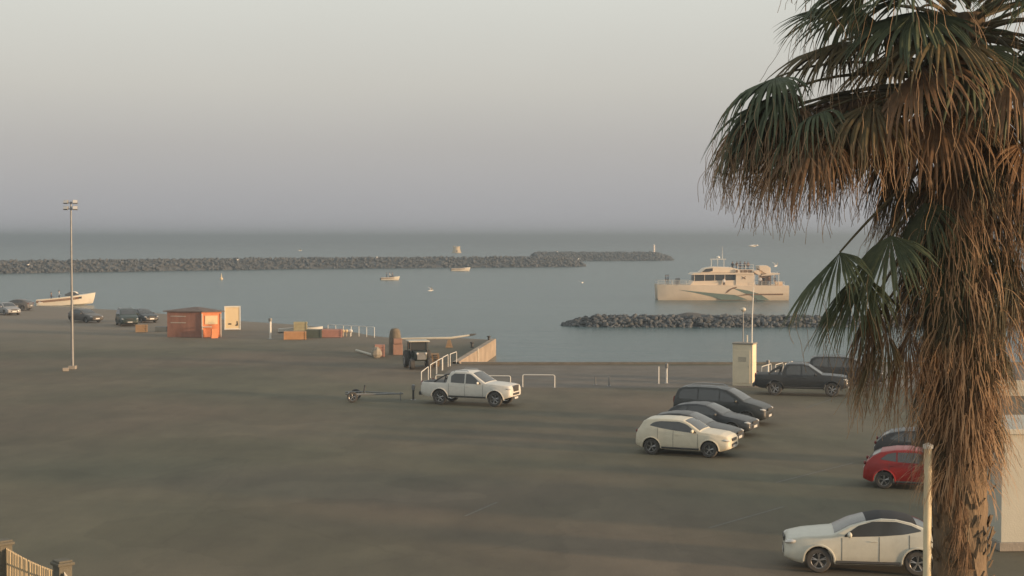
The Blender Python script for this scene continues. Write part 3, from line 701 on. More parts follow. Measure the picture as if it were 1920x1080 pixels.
for i, (px, s, l) in enumerate([(638, .34, 'round white fender buoy next to the pink container'), (644, .28, 'yellowish buoy, second in the row by the pink container'), (650, .3, 'yellowish buoy, third in the row by the pink container'), (657, .34, 'white buoy at the right end of the row under the railings')]):
    g = G(px, 631); m = MB(); m.ell((g.x, g.y, .52), (s * 1.3, s, s), 12, 8); m.tube([(g.x, g.y, .0), (g.x, g.y, .45)], .03, 6)
    tag(m.build('fender_buoy', M['board'] if 0 < i < 3 else M['white'], smooth=True), l, 'buoy', 'fender buoys by the pink container')
def dinghy(p, rz, L, label, m, z=0):
    q = empty('dinghy', p, rz, label, 'dinghy'); b = MB(); rows = []
    for i in range(13):
        t = i / 12; x = -L / 2 + L * t; w_ = L * .19 * (1 - max(0, (t - .45) / .55) ** 2.2) + .02; sh = .42 + .18 * t * t
        rows.append([(x, -w_, sh), (x, -w_ * .8, .12 + .15 * t ** 3), (x, 0, .02 + .3 * t ** 4), (x, w_ * .8, .12 + .15 * t ** 3), (x, w_, sh)])
    b.quadgrid(rows); b.poly(rows[0]); b.build('hull', m, q, smooth=True)
    s = MB()
    for t in (.3, .6): s.box((-L / 2 + L * t, 0, .36), (.22, L * .32, .03))
    s.build('thwart', M['wood'], q); return q
dinghy(G(581, 623), R(-8), 2.6, 'small white dinghy pulled up behind the tall olive crate', M['white'])
dinghy(G(541, 624), R(10), 2.0, 'small white dinghy left of the tall olive crate', M['white'])
# pale railing
for i in range(6):
    a, b = G(615 + i * 14.5, 628 + i * .9), G(615 + (i + 1) * 14.5, 628 + (i + 1) * .9)
    hoop(a, b, 1.0, ['pale railing hoop above the left end of the pink container', 'pale railing hoop above the right end of the pink container', 'pale railing hoop above the row of buoys', 'pale railing hoop just right of the buoys',
                     'pale railing hoop, second from the right end', 'pale railing hoop at the right end of the far railing'][i], .03, 'pale railing hoops on the far quay edge')
# clutter by the slipway
M['boulder'] = mat('pale_boulder', (.3, .27, .22), .9, var=.25, bump=.6, bscale=5)
g = G(706, 671); m = MB(); random.seed(5); m.ell((g.x, g.y, .38), (.85, .8, .95), 9, 7, jit=.1); tag(m.build('boulder', M['boulder']), 'pale rounded boulder at the left of the slipway clutter', 'boulder')
crate(712, 669, .75, .6, .95, mat('pink_box', (.38, .21, .165), .7), 'pinkish box standing just behind the pale boulder', .1, 'box', 'storage_box')
q = empty('covered_stack', G(741, 665), .1, 'tall rounded stack under a brown tarpaulin beside the dark work vehicle', 'covered stack')
m = MB(); random.seed(9); m.lathe([(.5 * k + random.uniform(-.03, .03), z) for k, z in ((1.05, 0), (1.0, .4), (1.02, .8), (.94, 1.2), (.92, 1.6), (.8, 1.85), (.5, 2.02), (.05, 2.08))], (0, .5, 0), 14, caps=True); m.build('tarpaulin', mat('brown_tarp', (.17, .14, .10), .8, var=.25, bump=.5), q, smooth=True)
m = MB(); m.box((.2, -.05, .42), (.75, .7, .84)); m.box((.2, -.05, 1.08), (.68, .62, .42)); m.build('box', mat('salmon_box', (.32, .19, .14), .75), q, bevel=.03)
m = MB(); a, b = G(668, 660), G(699, 669); m.tube([a + Vector((0, 0, .14)), b + Vector((0, 0, .14))], .09, 8); tag(m.build('spar', M['offwhite'], smooth=True), 'white spar lying on the ground left of the pale boulder', 'spar')
# work vehicle (tractor) with cab facing the camera
q = empty('tractor', G(785, 690), R(-78), 'dark launching tractor with white-edged cab roof facing the camera beside the slipway', 'tractor')
m = MB(); m.box((.7, 0, .95), (1.3, .8, .6)); m.box((-.55, 0, .85), (1.3, 1.1, .7)); m.build('body', mat('dark_green_paint', (.035, .045, .035), .5), q, bevel=.06)
m = MB(); m.box((1.37, 0, .95), (.05, .6, .5)); m.build('grille', M['steel'], q)
m = MB()
for x, y in ((.15, .6), (.15, -.6), (-1.15, .6), (-1.15, -.6)):
    m = MB(); m.tube([(x, y, 1.0), (x, y, 1.85)], .04, 6); m.build('cab_pillar', M['dark'], q)
m = MB(); m.box((-.5, 0, 1.55), (1.2, 1.1, .56)); m.build('cab_window', M['glass'], q, bevel=.03)
m = MB(); m.box((-.5, 0, 1.9), (1.6, 1.5, .09)); m.build('cab_roof', M['offwhite'], q, bevel=.03)
for x, y, r in ((.95, -.62, .38), (.95, .62, .38), (-.75, -.78, .62), (-.75, .78, .62)): wheel(q, x, y, r, .34, -1 if y < 0 else 1)
for y in (-.3, .3):
    m = MB(); m.ell((1.4, y, 1.12), (.1, .18, .18), 10, 8); m.build('headlight', M['lamp'], q, smooth=True)
q = empty('pallet_stack', G(811, 687), .1, 'stack of weathered pallets right of the dark tractor', 'pallets')
for k in range(6):
    m = MB()
    for j in range(5): m.box((0, j * .22, .12), (1.0, .14, .03))
    for x in (-.42, 0, .42): m.box((x, .44, .05), (.1, 1.0, .1))
    o = m.build('pallet', M['wood'], q); o.location = (random.uniform(-.03, .03), 0, k * .15); o.rotation_euler = (0, 0, random.uniform(-.06, .06))
q = empty('mast_on_cradle', G(815, 652), 0, 'long pale boat mast lying on low cradles, its dark tip pointing over the water', 'boat mast')
a, b, c = (-2.9, .2, .75), (1.3, .3, .8), (2.9, .8, 1.0)
m = MB(); m.tube([a, (-1, .22, .78), b, c], [.07, .09, .1, .07], 8); m.build('spar', M['offwhite'], q, smooth=True)
m = MB(); m.tube([c, (3.4, 1.0, 1.08)], [.1, .06], 8); m.build('tip', M['dark'], q)
m = MB()
for x in (-2, 1.2): m.prism([(x - .3, 0), (x + .3, 0), (x + .1, .66), (x - .1, .66)], .1, .4)
m.build('cradle', M['wood'], q)
# bollards and ladder on the quay wall corner
for px, py, l in ((893, 652, 'small dark bollard on the near part of the sunny jetty edge'), (924, 640, 'small dark bollard at the tip of the sunny jetty')):
    g = G(px, py); m = MB(); m.lathe([(.14, 0), (.11, .08), (.1, .34), (.17, .4), (.17, .47), (.02, .5)], (g.x - .35, g.y, 0), 12, caps=True); tag(m.build('bollard', M['dark'], smooth=True), l, 'bollard')
q = cp[13].lerp(cp[12], .45); d_ = (cp[12] - cp[13]).normalized(); nn = Vector((d_.y, -d_.x, 0))
m = MB()
for s in (-.2, .2): m.tube([q + d_ * s + nn * .06 + Vector((0, 0, .3)), q + d_ * s + nn * .06 + Vector((0, 0, -1.6))], .03, 6)
for k in range(6): m.tube([q + d_ * -.2 + nn * .06 + Vector((0, 0, -k * .28)), q + d_ * .2 + nn * .06 + Vector((0, 0, -k * .28))], .02, 6)
tag(m.build('ladder', M['offwhite'], fixn=False), 'pale metal ladder down the sunny jetty wall', 'ladder')
# ---------------- sea marks ----------------
p = G(1228, 484, WZ); q = empty('harbour_beacon', Vector((p.x, p.y + 6, 1.4)), 0, 'slim white lighthouse beacon with red base on the farthest breakwater tip', 'beacon')
m = MB(); m.lathe([(.85, 0), (.8, .7), (.62, .75), (.55, 3.6), (.75, 3.65), (.75, 3.8)], n=16, caps=True); m.build('tower', mat('beacon_white', (.8, .72, .66), .6), q, smooth=True)
m = MB(); m.lathe([(1.0, -.6), (.95, .35), (.87, .36)], n=16); m.build('base', mat('beacon_red', (.5, .12, .1), .6), q, smooth=True)
m = MB(); m.lathe([(.36, 3.8), (.36, 4.3), (.02, 4.6)], n=12, caps=True); m.build('lantern', M['white'], q)
p = G(856, 474, WZ); q = empty('sea_fort_tower', p, 0, 'squat tapering pale stone tower out at sea above the breakwater', 'tower')
m = MB(); m.lathe([(3.8, -1), (3.6, .3), (3.0, .4), (2.35, 3.7), (2.55, 3.8), (2.55, 4.3), (2.2, 4.3)], n=20, caps=True); m.build('wall', M['board'], q, smooth=True)
m = MB()
for k in range(8): a = k * math.pi / 4; m.box((2.38 * math.cos(a), 2.38 * math.sin(a), 4.45), (.5, .5, .4), rz=a)
m.build('parapet', M['board'], q)
m = MB(); m.box((.4, -2.85, 1.2), (.6, .3, 1.2)); m.build('doorway', M['dark'], q)
p = G(415, 524, WZ); q = empty('buoy', p, 0, 'small white marker buoy floating in front of the long breakwater', 'buoy')
m = MB(); m.lathe([(.1, -.2), (.4, 0), (.4, .35), (.15, .6), (.08, 1.3)], n=12, caps=True); m.build('float', M['board'], q, smooth=True)
m = MB(); m.lathe([(.2, 1.25), (.02, 1.6)], n=8, caps=True); m.build('top_mark', M['offwhite'], q)
# ---------------- people ----------------
def person_mesh(name, pose, shirt, trou):
    """one continuous skinned body; pose: arm angle variations"""
    V = []; E = []; Rr = []
    def add(p, r, par=None):
        V.append(p); Rr.append(r)
        if par is not None: E.append((par, len(V) - 1))
        return len(V) - 1
    pel = add((0, 0, .95), .15); wst = add((0, 0, 1.12), .13, pel); ch = add((0, .01, 1.34), .16, wst); nk = add((0, 0, 1.5), .06, ch)
    hb = add((.01, 0, 1.58), .085, nk); ht = add((.01, 0, 1.68), .09, hb); nose = add((.1, 0, 1.62), .015, hb)
    for s in (-1, 1):
        hip = add((0, s * .1, .88), .095, pel); kn = add((.04 * pose, s * .12, .5), .06, hip); an = add((-.02 * pose, s * .13, .1), .045, kn); add((.15, s * .15, .05), .04, an)
        sh = add((0, s * .19, 1.42), .065, ch); fwd = .22 if pose > 0 else .05
        el = add((fwd * .3, s * .27, 1.14), .045, sh); wr = add((fwd + .05, s * (.24 - fwd * .3), .95 + fwd * .7), .03, el)
        hn = add((fwd + .1, s * (.23 - fwd * .3), .9 + fwd * .7), .035, wr)
        for k in range(4): 
            f1 = add((fwd + .13 + k * .012, s * (.21 - fwd * .3) + (k - 1.5) * .02, .84 + fwd * .7), .009, hn); add((fwd + .125 + k * .012, s * (.205 - fwd * .3) + (k - 1.5) * .02, .8 + fwd * .7), .008, f1)
        add((fwd + .16, s * (.24 - fwd * .3), .9 + fwd * .7), .01, hn)
    me = bpy.data.meshes.new('tmp'); me.from_pydata(V, E, []); o = bpy.data.objects.new('tmp', me); sc.collection.objects.link(o)
    md = o.modifiers.new('s', 'SKIN'); sv = me.skin_vertices[0].data
    for i, r in enumerate(Rr): sv[i].radius = (r, r); sv[i].use_root = (i == 0)
    o.modifiers.new('u', 'SUBSURF').levels = 1
    bpy.context.view_layer.update()
    m2 = bpy.data.meshes.new_from_object(o.evaluated_get(bpy.context.evaluated_depsgraph_get())); bpy.data.objects.remove(o)
    m2.name = name; m2.materials.clear()
    for mm in (M['skin'], shirt, trou): m2.materials.append(mm)
    for p in m2.polygons:
        c = p.center; p.use_smooth = True
        p.material_index = 2 if c.z < .98 and abs(c.y) < .21 and c.x < .17 else (1 if c.z < 1.47 and c.z > .98 + (0 if abs(c.y) < .2 else .05) else 0)
        if c.z < .12: p.material_index = 2
    return m2
M['skin'] = mat('skin', (.45, .27, .18), .6, var=.05)
M['hair'] = mat('dark_hair', (.04, .03, .02), .8)
cl = [mat('dark_cloth', (.05, .055, .07), .9), mat('white_cloth', (.75, .73, .7), .9), mat('brown_cloth', (.2, .12, .08), .9), mat('blue_cloth', (.08, .12, .2), .9)]
PM = [person_mesh('person', 0, cl[0], cl[0]), person_mesh('person', 1, cl[1], cl[0]), person_mesh('person', 1, cl[2], cl[3]), person_mesh('person', 0, cl[3], cl[2])]
hm_ = MB(); hm_.ell((-.01, 0, 1.71), (.22, .2, .16), 10, 6); hair0 = hm_.build('hair', M['hair'], None, smooth=True); HAIR = hair0.data; bpy.data.objects.remove(hair0)
def person(p, rz, k, label, group=None):
    o = bpy.data.objects.new('person', PM[k]); sc.collection.objects.link(o); o.location = p; o.rotation_euler = (0, 0, rz); tag(o, label, 'person', group)
    h = bpy.data.objects.new('hair', HAIR); sc.collection.objects.link(h); h.parent = o
# ---------------- boats ----------------
def hull_mb(L, Wd, fb, fs, n=18, dr=.25, flare=.25, tr=.92):
    """L length, bow at +x; returns gunwale rows"""
    rows = []
    for i in range(n + 1):
        t = i / n; x = -L / 2 + L * t; k = 1 - max(0, (t - .4) / .6) ** 2.4; w_ = Wd / 2 * (tr if t < .05 else 1) * k + .015
        sh = fb + (fs - fb) * t ** 1.6; wl = w_ * (1 - flare) * (1 - max(0, (t - .55) / .45) ** 2 * .7); xo = -max(0, t - .6) * L * .14
        keel = -dr * (1 - max(0, (t - .55) / .45) ** 2)
        rows.append([(x, -w_, sh), (x + xo * .4, -lerp(wl, w_, .6), sh * .55), (x + xo, -wl, .05), (x + xo * 1.3, 0, keel), (x + xo, wl, .05), (x + xo * .4, lerp(wl, w_, .6), sh * .55), (x, w_, sh)])
    return rows
def speedboat(p, rz, L, label, big=False, pitch=0.0):
    q = empty('motorboat', p, rz, label, 'motorboat'); q.rotation_euler = (0, -pitch, rz); b = MB(); rows = hull_mb(L, L * .29, L * .135, L * .175)
    b.quadgrid(rows); b.poly(rows[0]); b.build('hull', M['gel'], q, smooth=True)
    d = MB(); dk = [[(r[0][0], r[0][1] * u, r[0][2] + (.02 if abs(u) < 1 else 0) + .1 * (1 - u * u) * (1 if r[0][0] > L * .02 else -3.2)) for u in (-1, -.85, -.5, 0, .5, .85, 1)] for r in rows]
    d.quadgrid(dk); d.build('deck', M['gel'], q, smooth=True)
    c = MB(); x0 = L * .08; z0 = L * .16
    c.quadgrid([[(x0 + L * .16, -L * .08, z0), (x0 + L * .04, -L * .11, z0), (x0 - L * .08, -L * .11, z0)], [(x0 + L * .07, -L * .07, z0 + L * .065), (x0, -L * .085, z0 + L * .07), (x0 - L * .1, -L * .1, z0 + L * .03)]][::1])
    c.quadgrid([[(x0 + L * .16, L * .08, z0), (x0 + L * .04, L * .11, z0), (x0 - L * .08, L * .11, z0)], [(x0 + L * .07, L * .07, z0 + L * .065), (x0, L * .085, z0 + L * .07), (x0 - L * .1, L * .1, z0 + L * .03)]])
    c.quadgrid([[(x0 + L * .16, -L * .08, z0), (x0 + L * .16, L * .08, z0)], [(x0 + L * .07, -L * .07, z0 + L * .065), (x0 + L * .07, L * .07, z0 + L * .065)]])
    c.build('windscreen', M['glass'], q)
    if big:
        c = MB(); c.ell((L * .13, 0, L * .17), (L * .17, L * .16, L * .13), 12, 8); c.build('cabin', M['gel'], q, smooth=True)
    s = MB()
    for kk, z_ in ((.7, .6), (.42, .35)):
        pts = []
        for r in rows[:14]:
            sh = r[0][2]; t = kk; a, m_ = Vector(r[0]), Vector(r[1]); pts.append(a.lerp(m_, (1 - z_) * 1.2) + Vector((0, -.05, 0)))
        s.tube(pts, L * .0085, 5)
    s.build('rubbing_strake', M['stripe'], q)
    s = MB(); s.box((-L * .52, 0, L * .06), (L * .06, L * .05, L * .09)); s.box((-L * .53, 0, L * .0), (L * .03, L * .025, L * .09)); s.box((-L * .47, 0, L * .03), (L * .1, L * .2, L * .02)); s.build('outboard', M['white'] if big else M['dark'], q, bevel=.03)
    s = MB()
    for x in (-.18, -.3): s.box((L * x, 0, L * .11), (L * .05, L * .16, L * .05))
    s.build('seat', M['brownseat'], q, bevel=.04)
    if big:
        s = MB(); s.tube([(L * .15, -L * .12, L * .15), (L * .2, -L * .115, L * .19), (L * .5, -.02, L * .2), (L * .5, .02, L * .2), (L * .2, L * .115, L * .19), (L * .15, L * .12, L * .15)], .03, 6); s.build('bow_rail', M['chrome'], q)
        s = MB()
        for a, bb in ((.16, .2), (.24, .3), (.31, .36)):
            pts = []
            for t in (a, bb):
                r0 = min(rows, key=lambda r: abs(r[0][0] - L * t)); A, Bm = Vector(r0[0]), Vector(r0[1]); pts.append((A, Bm))
            (A, Bm), (C, D) = pts; off = Vector((.0, -.03, 0))
            s.poly([A.lerp(Bm, .35) + off, A.lerp(Bm, .85) + off, C.lerp(D, .85) + off, C.lerp(D, .35) + off])
        s.build('name_lettering', M['dark'], q, fixn=False)
    return q
M['gel'] = mat('white_gelcoat', (.8, .74, .62), .3, var=.04, coat=.3); M['stripe'] = mat('brown_stripe', (.25, .13, .07), .5); M['brownseat'] = mat('brown_seat', (.12, .06, .04), .7)
p = G(126, 572, WZ); speedboat(p, R(8), 8.9, 'white sport motorboat with brown stripes sitting bow-up off the left shore', True, R(4))
person(Vector((p.x - 1.3, p.y + .1, WZ + .55)), .3, 1, 'person in a white top standing in the cockpit of the motorboat near the left shore')
person(Vector((p.x - 2.6, p.y + .3, WZ + .25)), .3, 2, 'person in brown at the stern of the motorboat near the left shore')
p = G(732, 525, WZ); speedboat(p, R(4), 4.7, 'small dark-sterned open boat carrying people in the middle of the harbour')
person(Vector((p.x - .9, p.y, WZ + .1)), 0, 0, 'dark-clothed person at the stern of the small open boat'); person(Vector((p.x - .2, p.y, WZ + .15)), 0, 1, 'person in white amidships in the small open boat')
person(Vector((p.x + .5, p.y, WZ + .15)), 0, 2, 'person in brown forward in the small open boat')
p = G(864, 508, WZ); speedboat(p, R(3), 6.1, 'small white motorboat just in front of the long breakwater', False)
# ---------------- ferry ----------------
FY = 252.0; fx0 = (1232 - 960) / F * FY; SC = F / FY
q = empty('ferry', (fx0, FY, WZ), R(-1), 'cream two-hulled passenger ferry with teal swooshes lying behind the near breakwater', 'ferry')
def fp(px, py): return ((px - 1232) / SC, (563.8 - py) / SC)
def fpl(pts): return [fp(*a) for a in pts]
M['ferry'] = mat('ferry_cream_paint', (.76, .64, .50), .45, var=.05, scale=1.0); M['teal'] = mat('ferry_teal_paint', (.16, .22, .19), .5); M['fbrown'] = mat('ferry_brown_paint', (.2, .12, .07), .5)
L_ = 22.3
for y0 in (0.0, 5.2):
    m = MB(); rows = []
    for i in range(25):
        t = i / 24; x = .05 + (L_ - .1) * t; w_ = .95 * min(1, .12 + (t / .3) ** .7) if t < .3 else .95 + .12 * 0
        zt = 2.5 + .12 * (1 - t); rows.append([(x, y0 + .95 - w_, zt), (x + .1 * (1 - t), y0 + .95 - w_, 1.4), (x + .15 * (1 - t), y0 + 1.0 - w_ * .9, .3), (x + .3 * (1 - t), y0 + .95, -.7), (x + .15 * (1 - t), y0 + .9 + w_ * .9, .3), (x, y0 + .95 + w_, zt)])
    m.quadgrid(rows, closed=True); n = 6; m.f.append(tuple(range(6))); m.m.append(0); m.f.append(tuple(range(24 * 6, 25 * 6))); m.m.append(0)
    m.build('hull', M['ferry'], q, smooth=True)
m = MB(); m.box((L_ / 2 + .5, 3.55, 1.95), (L_ - 1.6, 5.3, 1.1)); m.build('bridge_deck', M['ferry'], q)
# swooshes laid on the near hull side
def swoosh(pts, mm, yo=-.02):
    m = MB()
    m.prism(pts, 0, 0); m = MB(); top_, n = pts, len(pts)
    def ys(x, z):
        t = min(1, max(0, x / L_)); w_ = .95 * min(1, .12 + (t / .3) ** .7) if t < .3 else .95
        return .95 - w_ * (1 if z > 1.4 else lerp(.9, 1, max(0, (z - .3) / 1.1))) + yo
    # subdivided polygon: split into vertical slices
    xs = sorted(set([p[0] for p in pts] + [lerp(min(p[0] for p in pts), max(p[0] for p in pts), k / 24) for k in range(25)]))
    segs = []
    for x in xs:
        zs = []
        for (x0, z0), (x1, z1) in zip(pts, pts[1:] + pts[:1]):
            if (x0 <= x <= x1 or x1 <= x <= x0) and abs(x1 - x0) > 1e-6: zs.append(z0 + (z1 - z0) * (x - x0) / (x1 - x0))
        if zs: segs.append((x, min(zs), max(zs)))
    m.quadgrid([[(x, ys(x, lerp(a, b, j / 4)), lerp(a, b, j / 4)) for j in range(5)] for x, a, b in segs])
    m.build('swoosh_stripe', mm, q, fixn=False)
swoosh(fpl([(1272, 544), (1310, 547.5), (1345, 551), (1378, 553.5), (1402, 562.5), (1352, 562.5), (1332, 556), (1300, 549)]), M['teal'])
swoosh(fpl([(1374, 541), (1402, 545), (1424, 551.5), (1442, 563), (1421, 563), (1408, 555), (1392, 549)]), M['teal'])
swoosh(fpl([(1359, 551), (1365, 544), (1374, 539.5), (1381, 538.5), (1381, 540.5), (1372, 543), (1364, 549)]), M['fbrown'], -.03)
swoosh(fpl([(1376, 556), (1400, 551.5), (1468, 551), (1468, 553.5), (1400, 554)]), M['fbrown'], -.03)
def pr(name, pts, y0, y1, mm, smooth=False, bevel=0):
    m = MB(); m.prism(fpl(pts), y0, y1); return m.build(name, mm, q, bevel=bevel)
pr('lower_cabin', [(1294, 537), (1300, 528), (1380, 526), (1412, 526), (1412, 538), (1412, 542), (1294, 541)], .6, 6.6, M['ferry'])
pr('window_band', [(1303, 528), (1304, 515.5), (1379, 515.5), (1379, 527)], .75, 6.45, M['glass'])
m = MB()
for x in (1303, 1322, 1341, 1360): a, b = fp(x, 528), fp(x, 515); m.box(((a[0]), .73, (a[1] + b[1]) / 2), (.09, .05, b[1] - a[1]))
m.build('window_pillar', M['ferry'], q)
pr('side_block', [(1380, 541), (1380, 514.5), (1414, 514.5), (1414, 541)], .45, 6.75, M['ferry'], bevel=.04)
pr('roof_visor', [(1297, 516), (1302, 512.5), (1414, 512), (1414, 515)], .3, 6.9, M['ferry'])
pr('wheelhouse', [(1314, 512.4), (1323, 504), (1340, 501), (1372, 502), (1394, 508), (1413, 508), (1413, 512)], 1.4, 5.8, M['ferry'], bevel=.12)
pr('wheelhouse_window', [(1318, 511), (1325, 505), (1338, 503.5), (1338, 509), (1330, 511)], 1.36, 1.44, M['glass'])
m = MB()
sx = fp(1395, 521.5); sz = .42
for s in (-1, 1): m.tube([(sx[0] - sz * .8, .42, sx[1] - s * sz * .5), (sx[0] + sz * .8, .42, sx[1] + s * sz * .5)], .05, 5)
m.build('emblem', M['fbrown'], q)
m = MB(); x0, zt = fp(1381, 509.6)                       # illegible row of capitals on the upper band
m.box(((fp(1397, 0)[0]), 1.15, zt + .02), (3.0, .1, .6)); m.build('name_board', M['ferry'], q)
m = MB()
for k in range(11):
    if k == 2: continue
    x = fp(1382 + k * 2.9, 0)[0]; hgt = .42; m.box((x - .05, 1.07, zt + .02), (.085, .05, hgt))
    if k % 3 != 1: m.box((x + .07, 1.07, zt + .02), (.085, .05, hgt))
    if k % 2: m.box((x + .01, 1.07, zt + .02), (.12, .05, .07))
    else: m.box((x + .01, 1.07, zt + .17), (.12, .05, .09))
m.build('name_lettering', M['fbrown'], q)
def rail(pts, y, h, nm='deck_rail', step=2, r=.028):
    m = MB(); P = [fp(*a) for a in pts]
    for hh in (h, h * .55): m.tube([(x, y, z + hh) for x, z in P], r, 5)
    n = max(2, int((P[-1][0] - P[0][0]) / 1.1))
    for k in range(n + 1):
        x = lerp(P[0][0], P[-1][0], k / n); z = interp(P, x); m.tube([(x, y, z), (x, y, z + h)], r, 5)
    m.build(nm, M['white'], q)
rail([(1234, 536), (1300, 537)], .1, .85); rail([(1234, 536), (1300, 537)], 7.0, .85)
rail([(1384, 508), (1414, 508)], 1.2, 1.0); rail([(1414, 538), (1470, 538)], .1, .8)
m = MB()
for x in (1261, 1266): a = fp(x, 536); m.tube([(a[0], 1.6, a[1]), (a[0], 1.6, a[1] + .95)], .06, 6)
m.box((fp(1273, 0)[0], 2.2, 3.2), (.75, .8, 1.05)); m.build('deck_gear', mat('grey_gear', (.2, .21, .22), .6), q, bevel=.04)
a = fp(1350, 502); m = MB()
for x, zt_ in ((1338, 487), (1350, 486), (1362, 487)): b = fp(x, zt_); m.tube([(b[0], 3.6, a[1] - .2), (b[0], 3.6, b[1])], .05, 6)
b = fp(1336, 487); c = fp(1366, 487); m.box(((b[0] + c[0]) / 2, 3.6, b[1]), (c[0] - b[0], .6, .1)); m.build('radar_arch', M['white'], q)
m = MB(); b = fp(1359, 487); c = fp(1359, 463); m.tube([(b[0], 3.6, b[1]), (c[0], 3.6, c[1])], [.05, .025], 6); m.build('mast', M['white'], q)
m = MB(); b = fp(1351, 483.5); m.lathe([(.3, -.12), (.32, .1), (.1, .22)], (b[0], 3.6, b[1]), 12, caps=True); m.build('radar_dome', M['white'], q, smooth=True)
pr('aft_roof', [(1414, 510), (1418, 507.5), (1424, 507.5), (1428, 516.5), (1424, 516.5)], .8, 6.4, M['ferry'])
pr('upper_aft_cabin', [(1427, 514), (1425, 499), (1440, 498.5), (1447, 503), (1447, 516)], 1.6, 5.6, M['gelwarm'] if 'gelwarm' in M else M['ferry'], bevel=.06)
pr('aft_canopy', [(1426, 516.4), (1447, 513.5), (1463, 513), (1463, 515), (1447, 516.8), (1430, 517.8)], .8, 6.4, M['ferry'])
pr('aft_bulkhead', [(1430, 536), (1430, 517.5), (1450, 517), (1450, 536)], 2.6, 5.2, mat('grey_bulkhead', (.17, .15, .14), .7))
pr('aft_deck', [(1412, 541), (1412, 538), (1470, 538), (1470, 541)], .1, 7.0, M['ferry'])
m = MB()
for s in (0, .9):
    a, b = fp(1421, 504), fp(1442, 517); m.tube([(a[0], 1.0 + s, a[1]), (b[0], 1.0 + s, b[1])], .05, 5)
for k in range(8): a = fp(lerp(1421, 1442, k / 7), lerp(504, 517, k / 7)); m.box((a[0], 1.45, a[1]), (.22, .9, .04))
m.build('stairway', M['fbrown'], q)
m = MB()
for x in (1416, 1424, 1452, 1461): a, b = fp(x, 538), fp(x, 516); m.tube([(a[0], .7, a[1]), (b[0], .9, b[1])], .05, 6)
m.build('aft_stanchion', M['white'], q)
m = MB(); a = fp(1464, 533); m.tube([(a[0] - .8, 1.2, a[1]), (a[0] + .4, 1.2, a[1])], .42, 12); m.build('liferaft_canister', mat('raft_canister', (.72, .5, .3), .5), q, smooth=True)
def fperson(px, py, y, rz, k, label, g='people aboard the ferry'):
    x, z = fp(px, py); v = Matrix.Rotation(R(-1), 3, 'Z') @ Vector((x, y, z)); person(Vector((fx0, FY, WZ)) + v, rz, k, label, g)
fperson(1251, 536, 2.5, 3, 0, 'dark-clothed person at the very bow of the ferry')
fperson(1256, 536, 3.5, 3, 3, 'person in blue beside the bow mast of the ferry')
fperson(1358, 541, .35, 4.7, 1, 'person in a white top standing outside the ferry window band')
for i, px in enumerate((1376, 1385, 1392, 1399, 1406)):
    fperson(px, 511, 2.0 + .5 * (i % 3), 4.7 + .4 * (i % 3 - 1), (0, 2, 3, 0, 2)[i], ['dark-clothed person on the ferry upper deck nearest the wheelhouse', 'person in brown on the ferry upper deck, second from the wheelhouse', 'person in blue in the middle of the ferry upper deck',
                        'dark-clothed person on the ferry upper deck, second from the stairway', 'person in brown on the ferry upper deck nearest the stairway'][i])
fperson(1426, 538, .6, 4.5, 1, 'person in a white top standing on the ferry aft deck below the stairway')
fperson(1434, 538, 1.4, 4.9, 0, 'dark-clothed person on the ferry aft deck in front of the grey bulkhead')
fperson(1443, 538, 1.0, 4.5, 2, 'person in brown on the ferry aft deck in front of the grey bulkhead')
fperson(1456, 538, 2.2, 4.5, 3, 'person in blue on the ferry aft deck beside the liferaft canister')
# ---------------- gulls ----------------
M['gull'] = mat('gull_white', (.75, .74, .7), .8, var=.05); M['gullg'] = mat('gull_grey', (.35, .36, .37), .8)
def gull(px, py, Y, rz, up, label, s=1.0):
    p = PY(px, py, Y * 2); q = empty('gull', p, rz, label, 'gull', 'gulls over the harbour')
    b = MB(); rows = []
    for x, r, z in ((-.28, .015, .0), (-.18, .045, 0), (0, .075, 0), (.14, .06, .01), (.2, .035, .03), (.26, .042, .04), (.3, .02, .035), (.35, .006, .025)):
        rows.append([(x * s, r * s * math.cos(k * math.pi / 4), (z + r * math.sin(k * math.pi / 4)) * s) for k in range(8)])
    b.quadgrid(rows, closed=True); b.f.append(tuple(range(8))); b.m.append(0)
    b.poly([(-.26 * s, 0, 0), (-.42 * s, -.08 * s, 0), (-.42 * s, .08 * s, 0)]); b.build('body', M['gull'], q, smooth=True)
    for sy in (-1, 1):
        m = MB(); rr = []
        for t, c, sw in ((0, .2, 0), (.25, .2, .04), (.5, .16, .02), (.75, .1, -.06), (1, .02, -.16)):
            y = sy * t * .62 * s * math.cos(up); z = s * (t * .62 * math.sin(up) * (1 if t < .5 else 1.0) - max(0, t - .5) * .12)
            rr.append([((.06 + sw + c / 2) * s, y, z + .01), ((.06 + sw) * s, y, z + .025 * s * (1 - t)), ((.06 + sw - c / 2) * s, y, z)])
        m.quadgrid(rr); m.build('wing', M['gullg'], q, smooth=True)
for a in [(807, 545, 95, .4, .75, 'gull with raised wings over the open water left of centre', 1.3), (1092, 530, 100, 1.2, .5, 'gull flying low over the water in front of the far breakwater tip', 1.2),
          (562, 470, 150, .2, .6, 'tiny gull above the sea horizon left of the squat tower', 1.3), (1045, 472, 160, 1.4, .5, 'tiny gull above the long breakwater near its tip', 1.3),
          (1412, 461, 60, .1, .15, 'gull gliding with level wings above the ferry', 1.3), (1454, 499, 90, .8, .9, 'gull with steeply raised wings behind the ferry stern', 1.2),
          (1457, 511, 90, 1.5, .6, 'lower gull behind the ferry stern', .9), (75, 568, 100, .5, .5, 'gull flying just left of the big motorboat', 1.1)]: gull(*a)
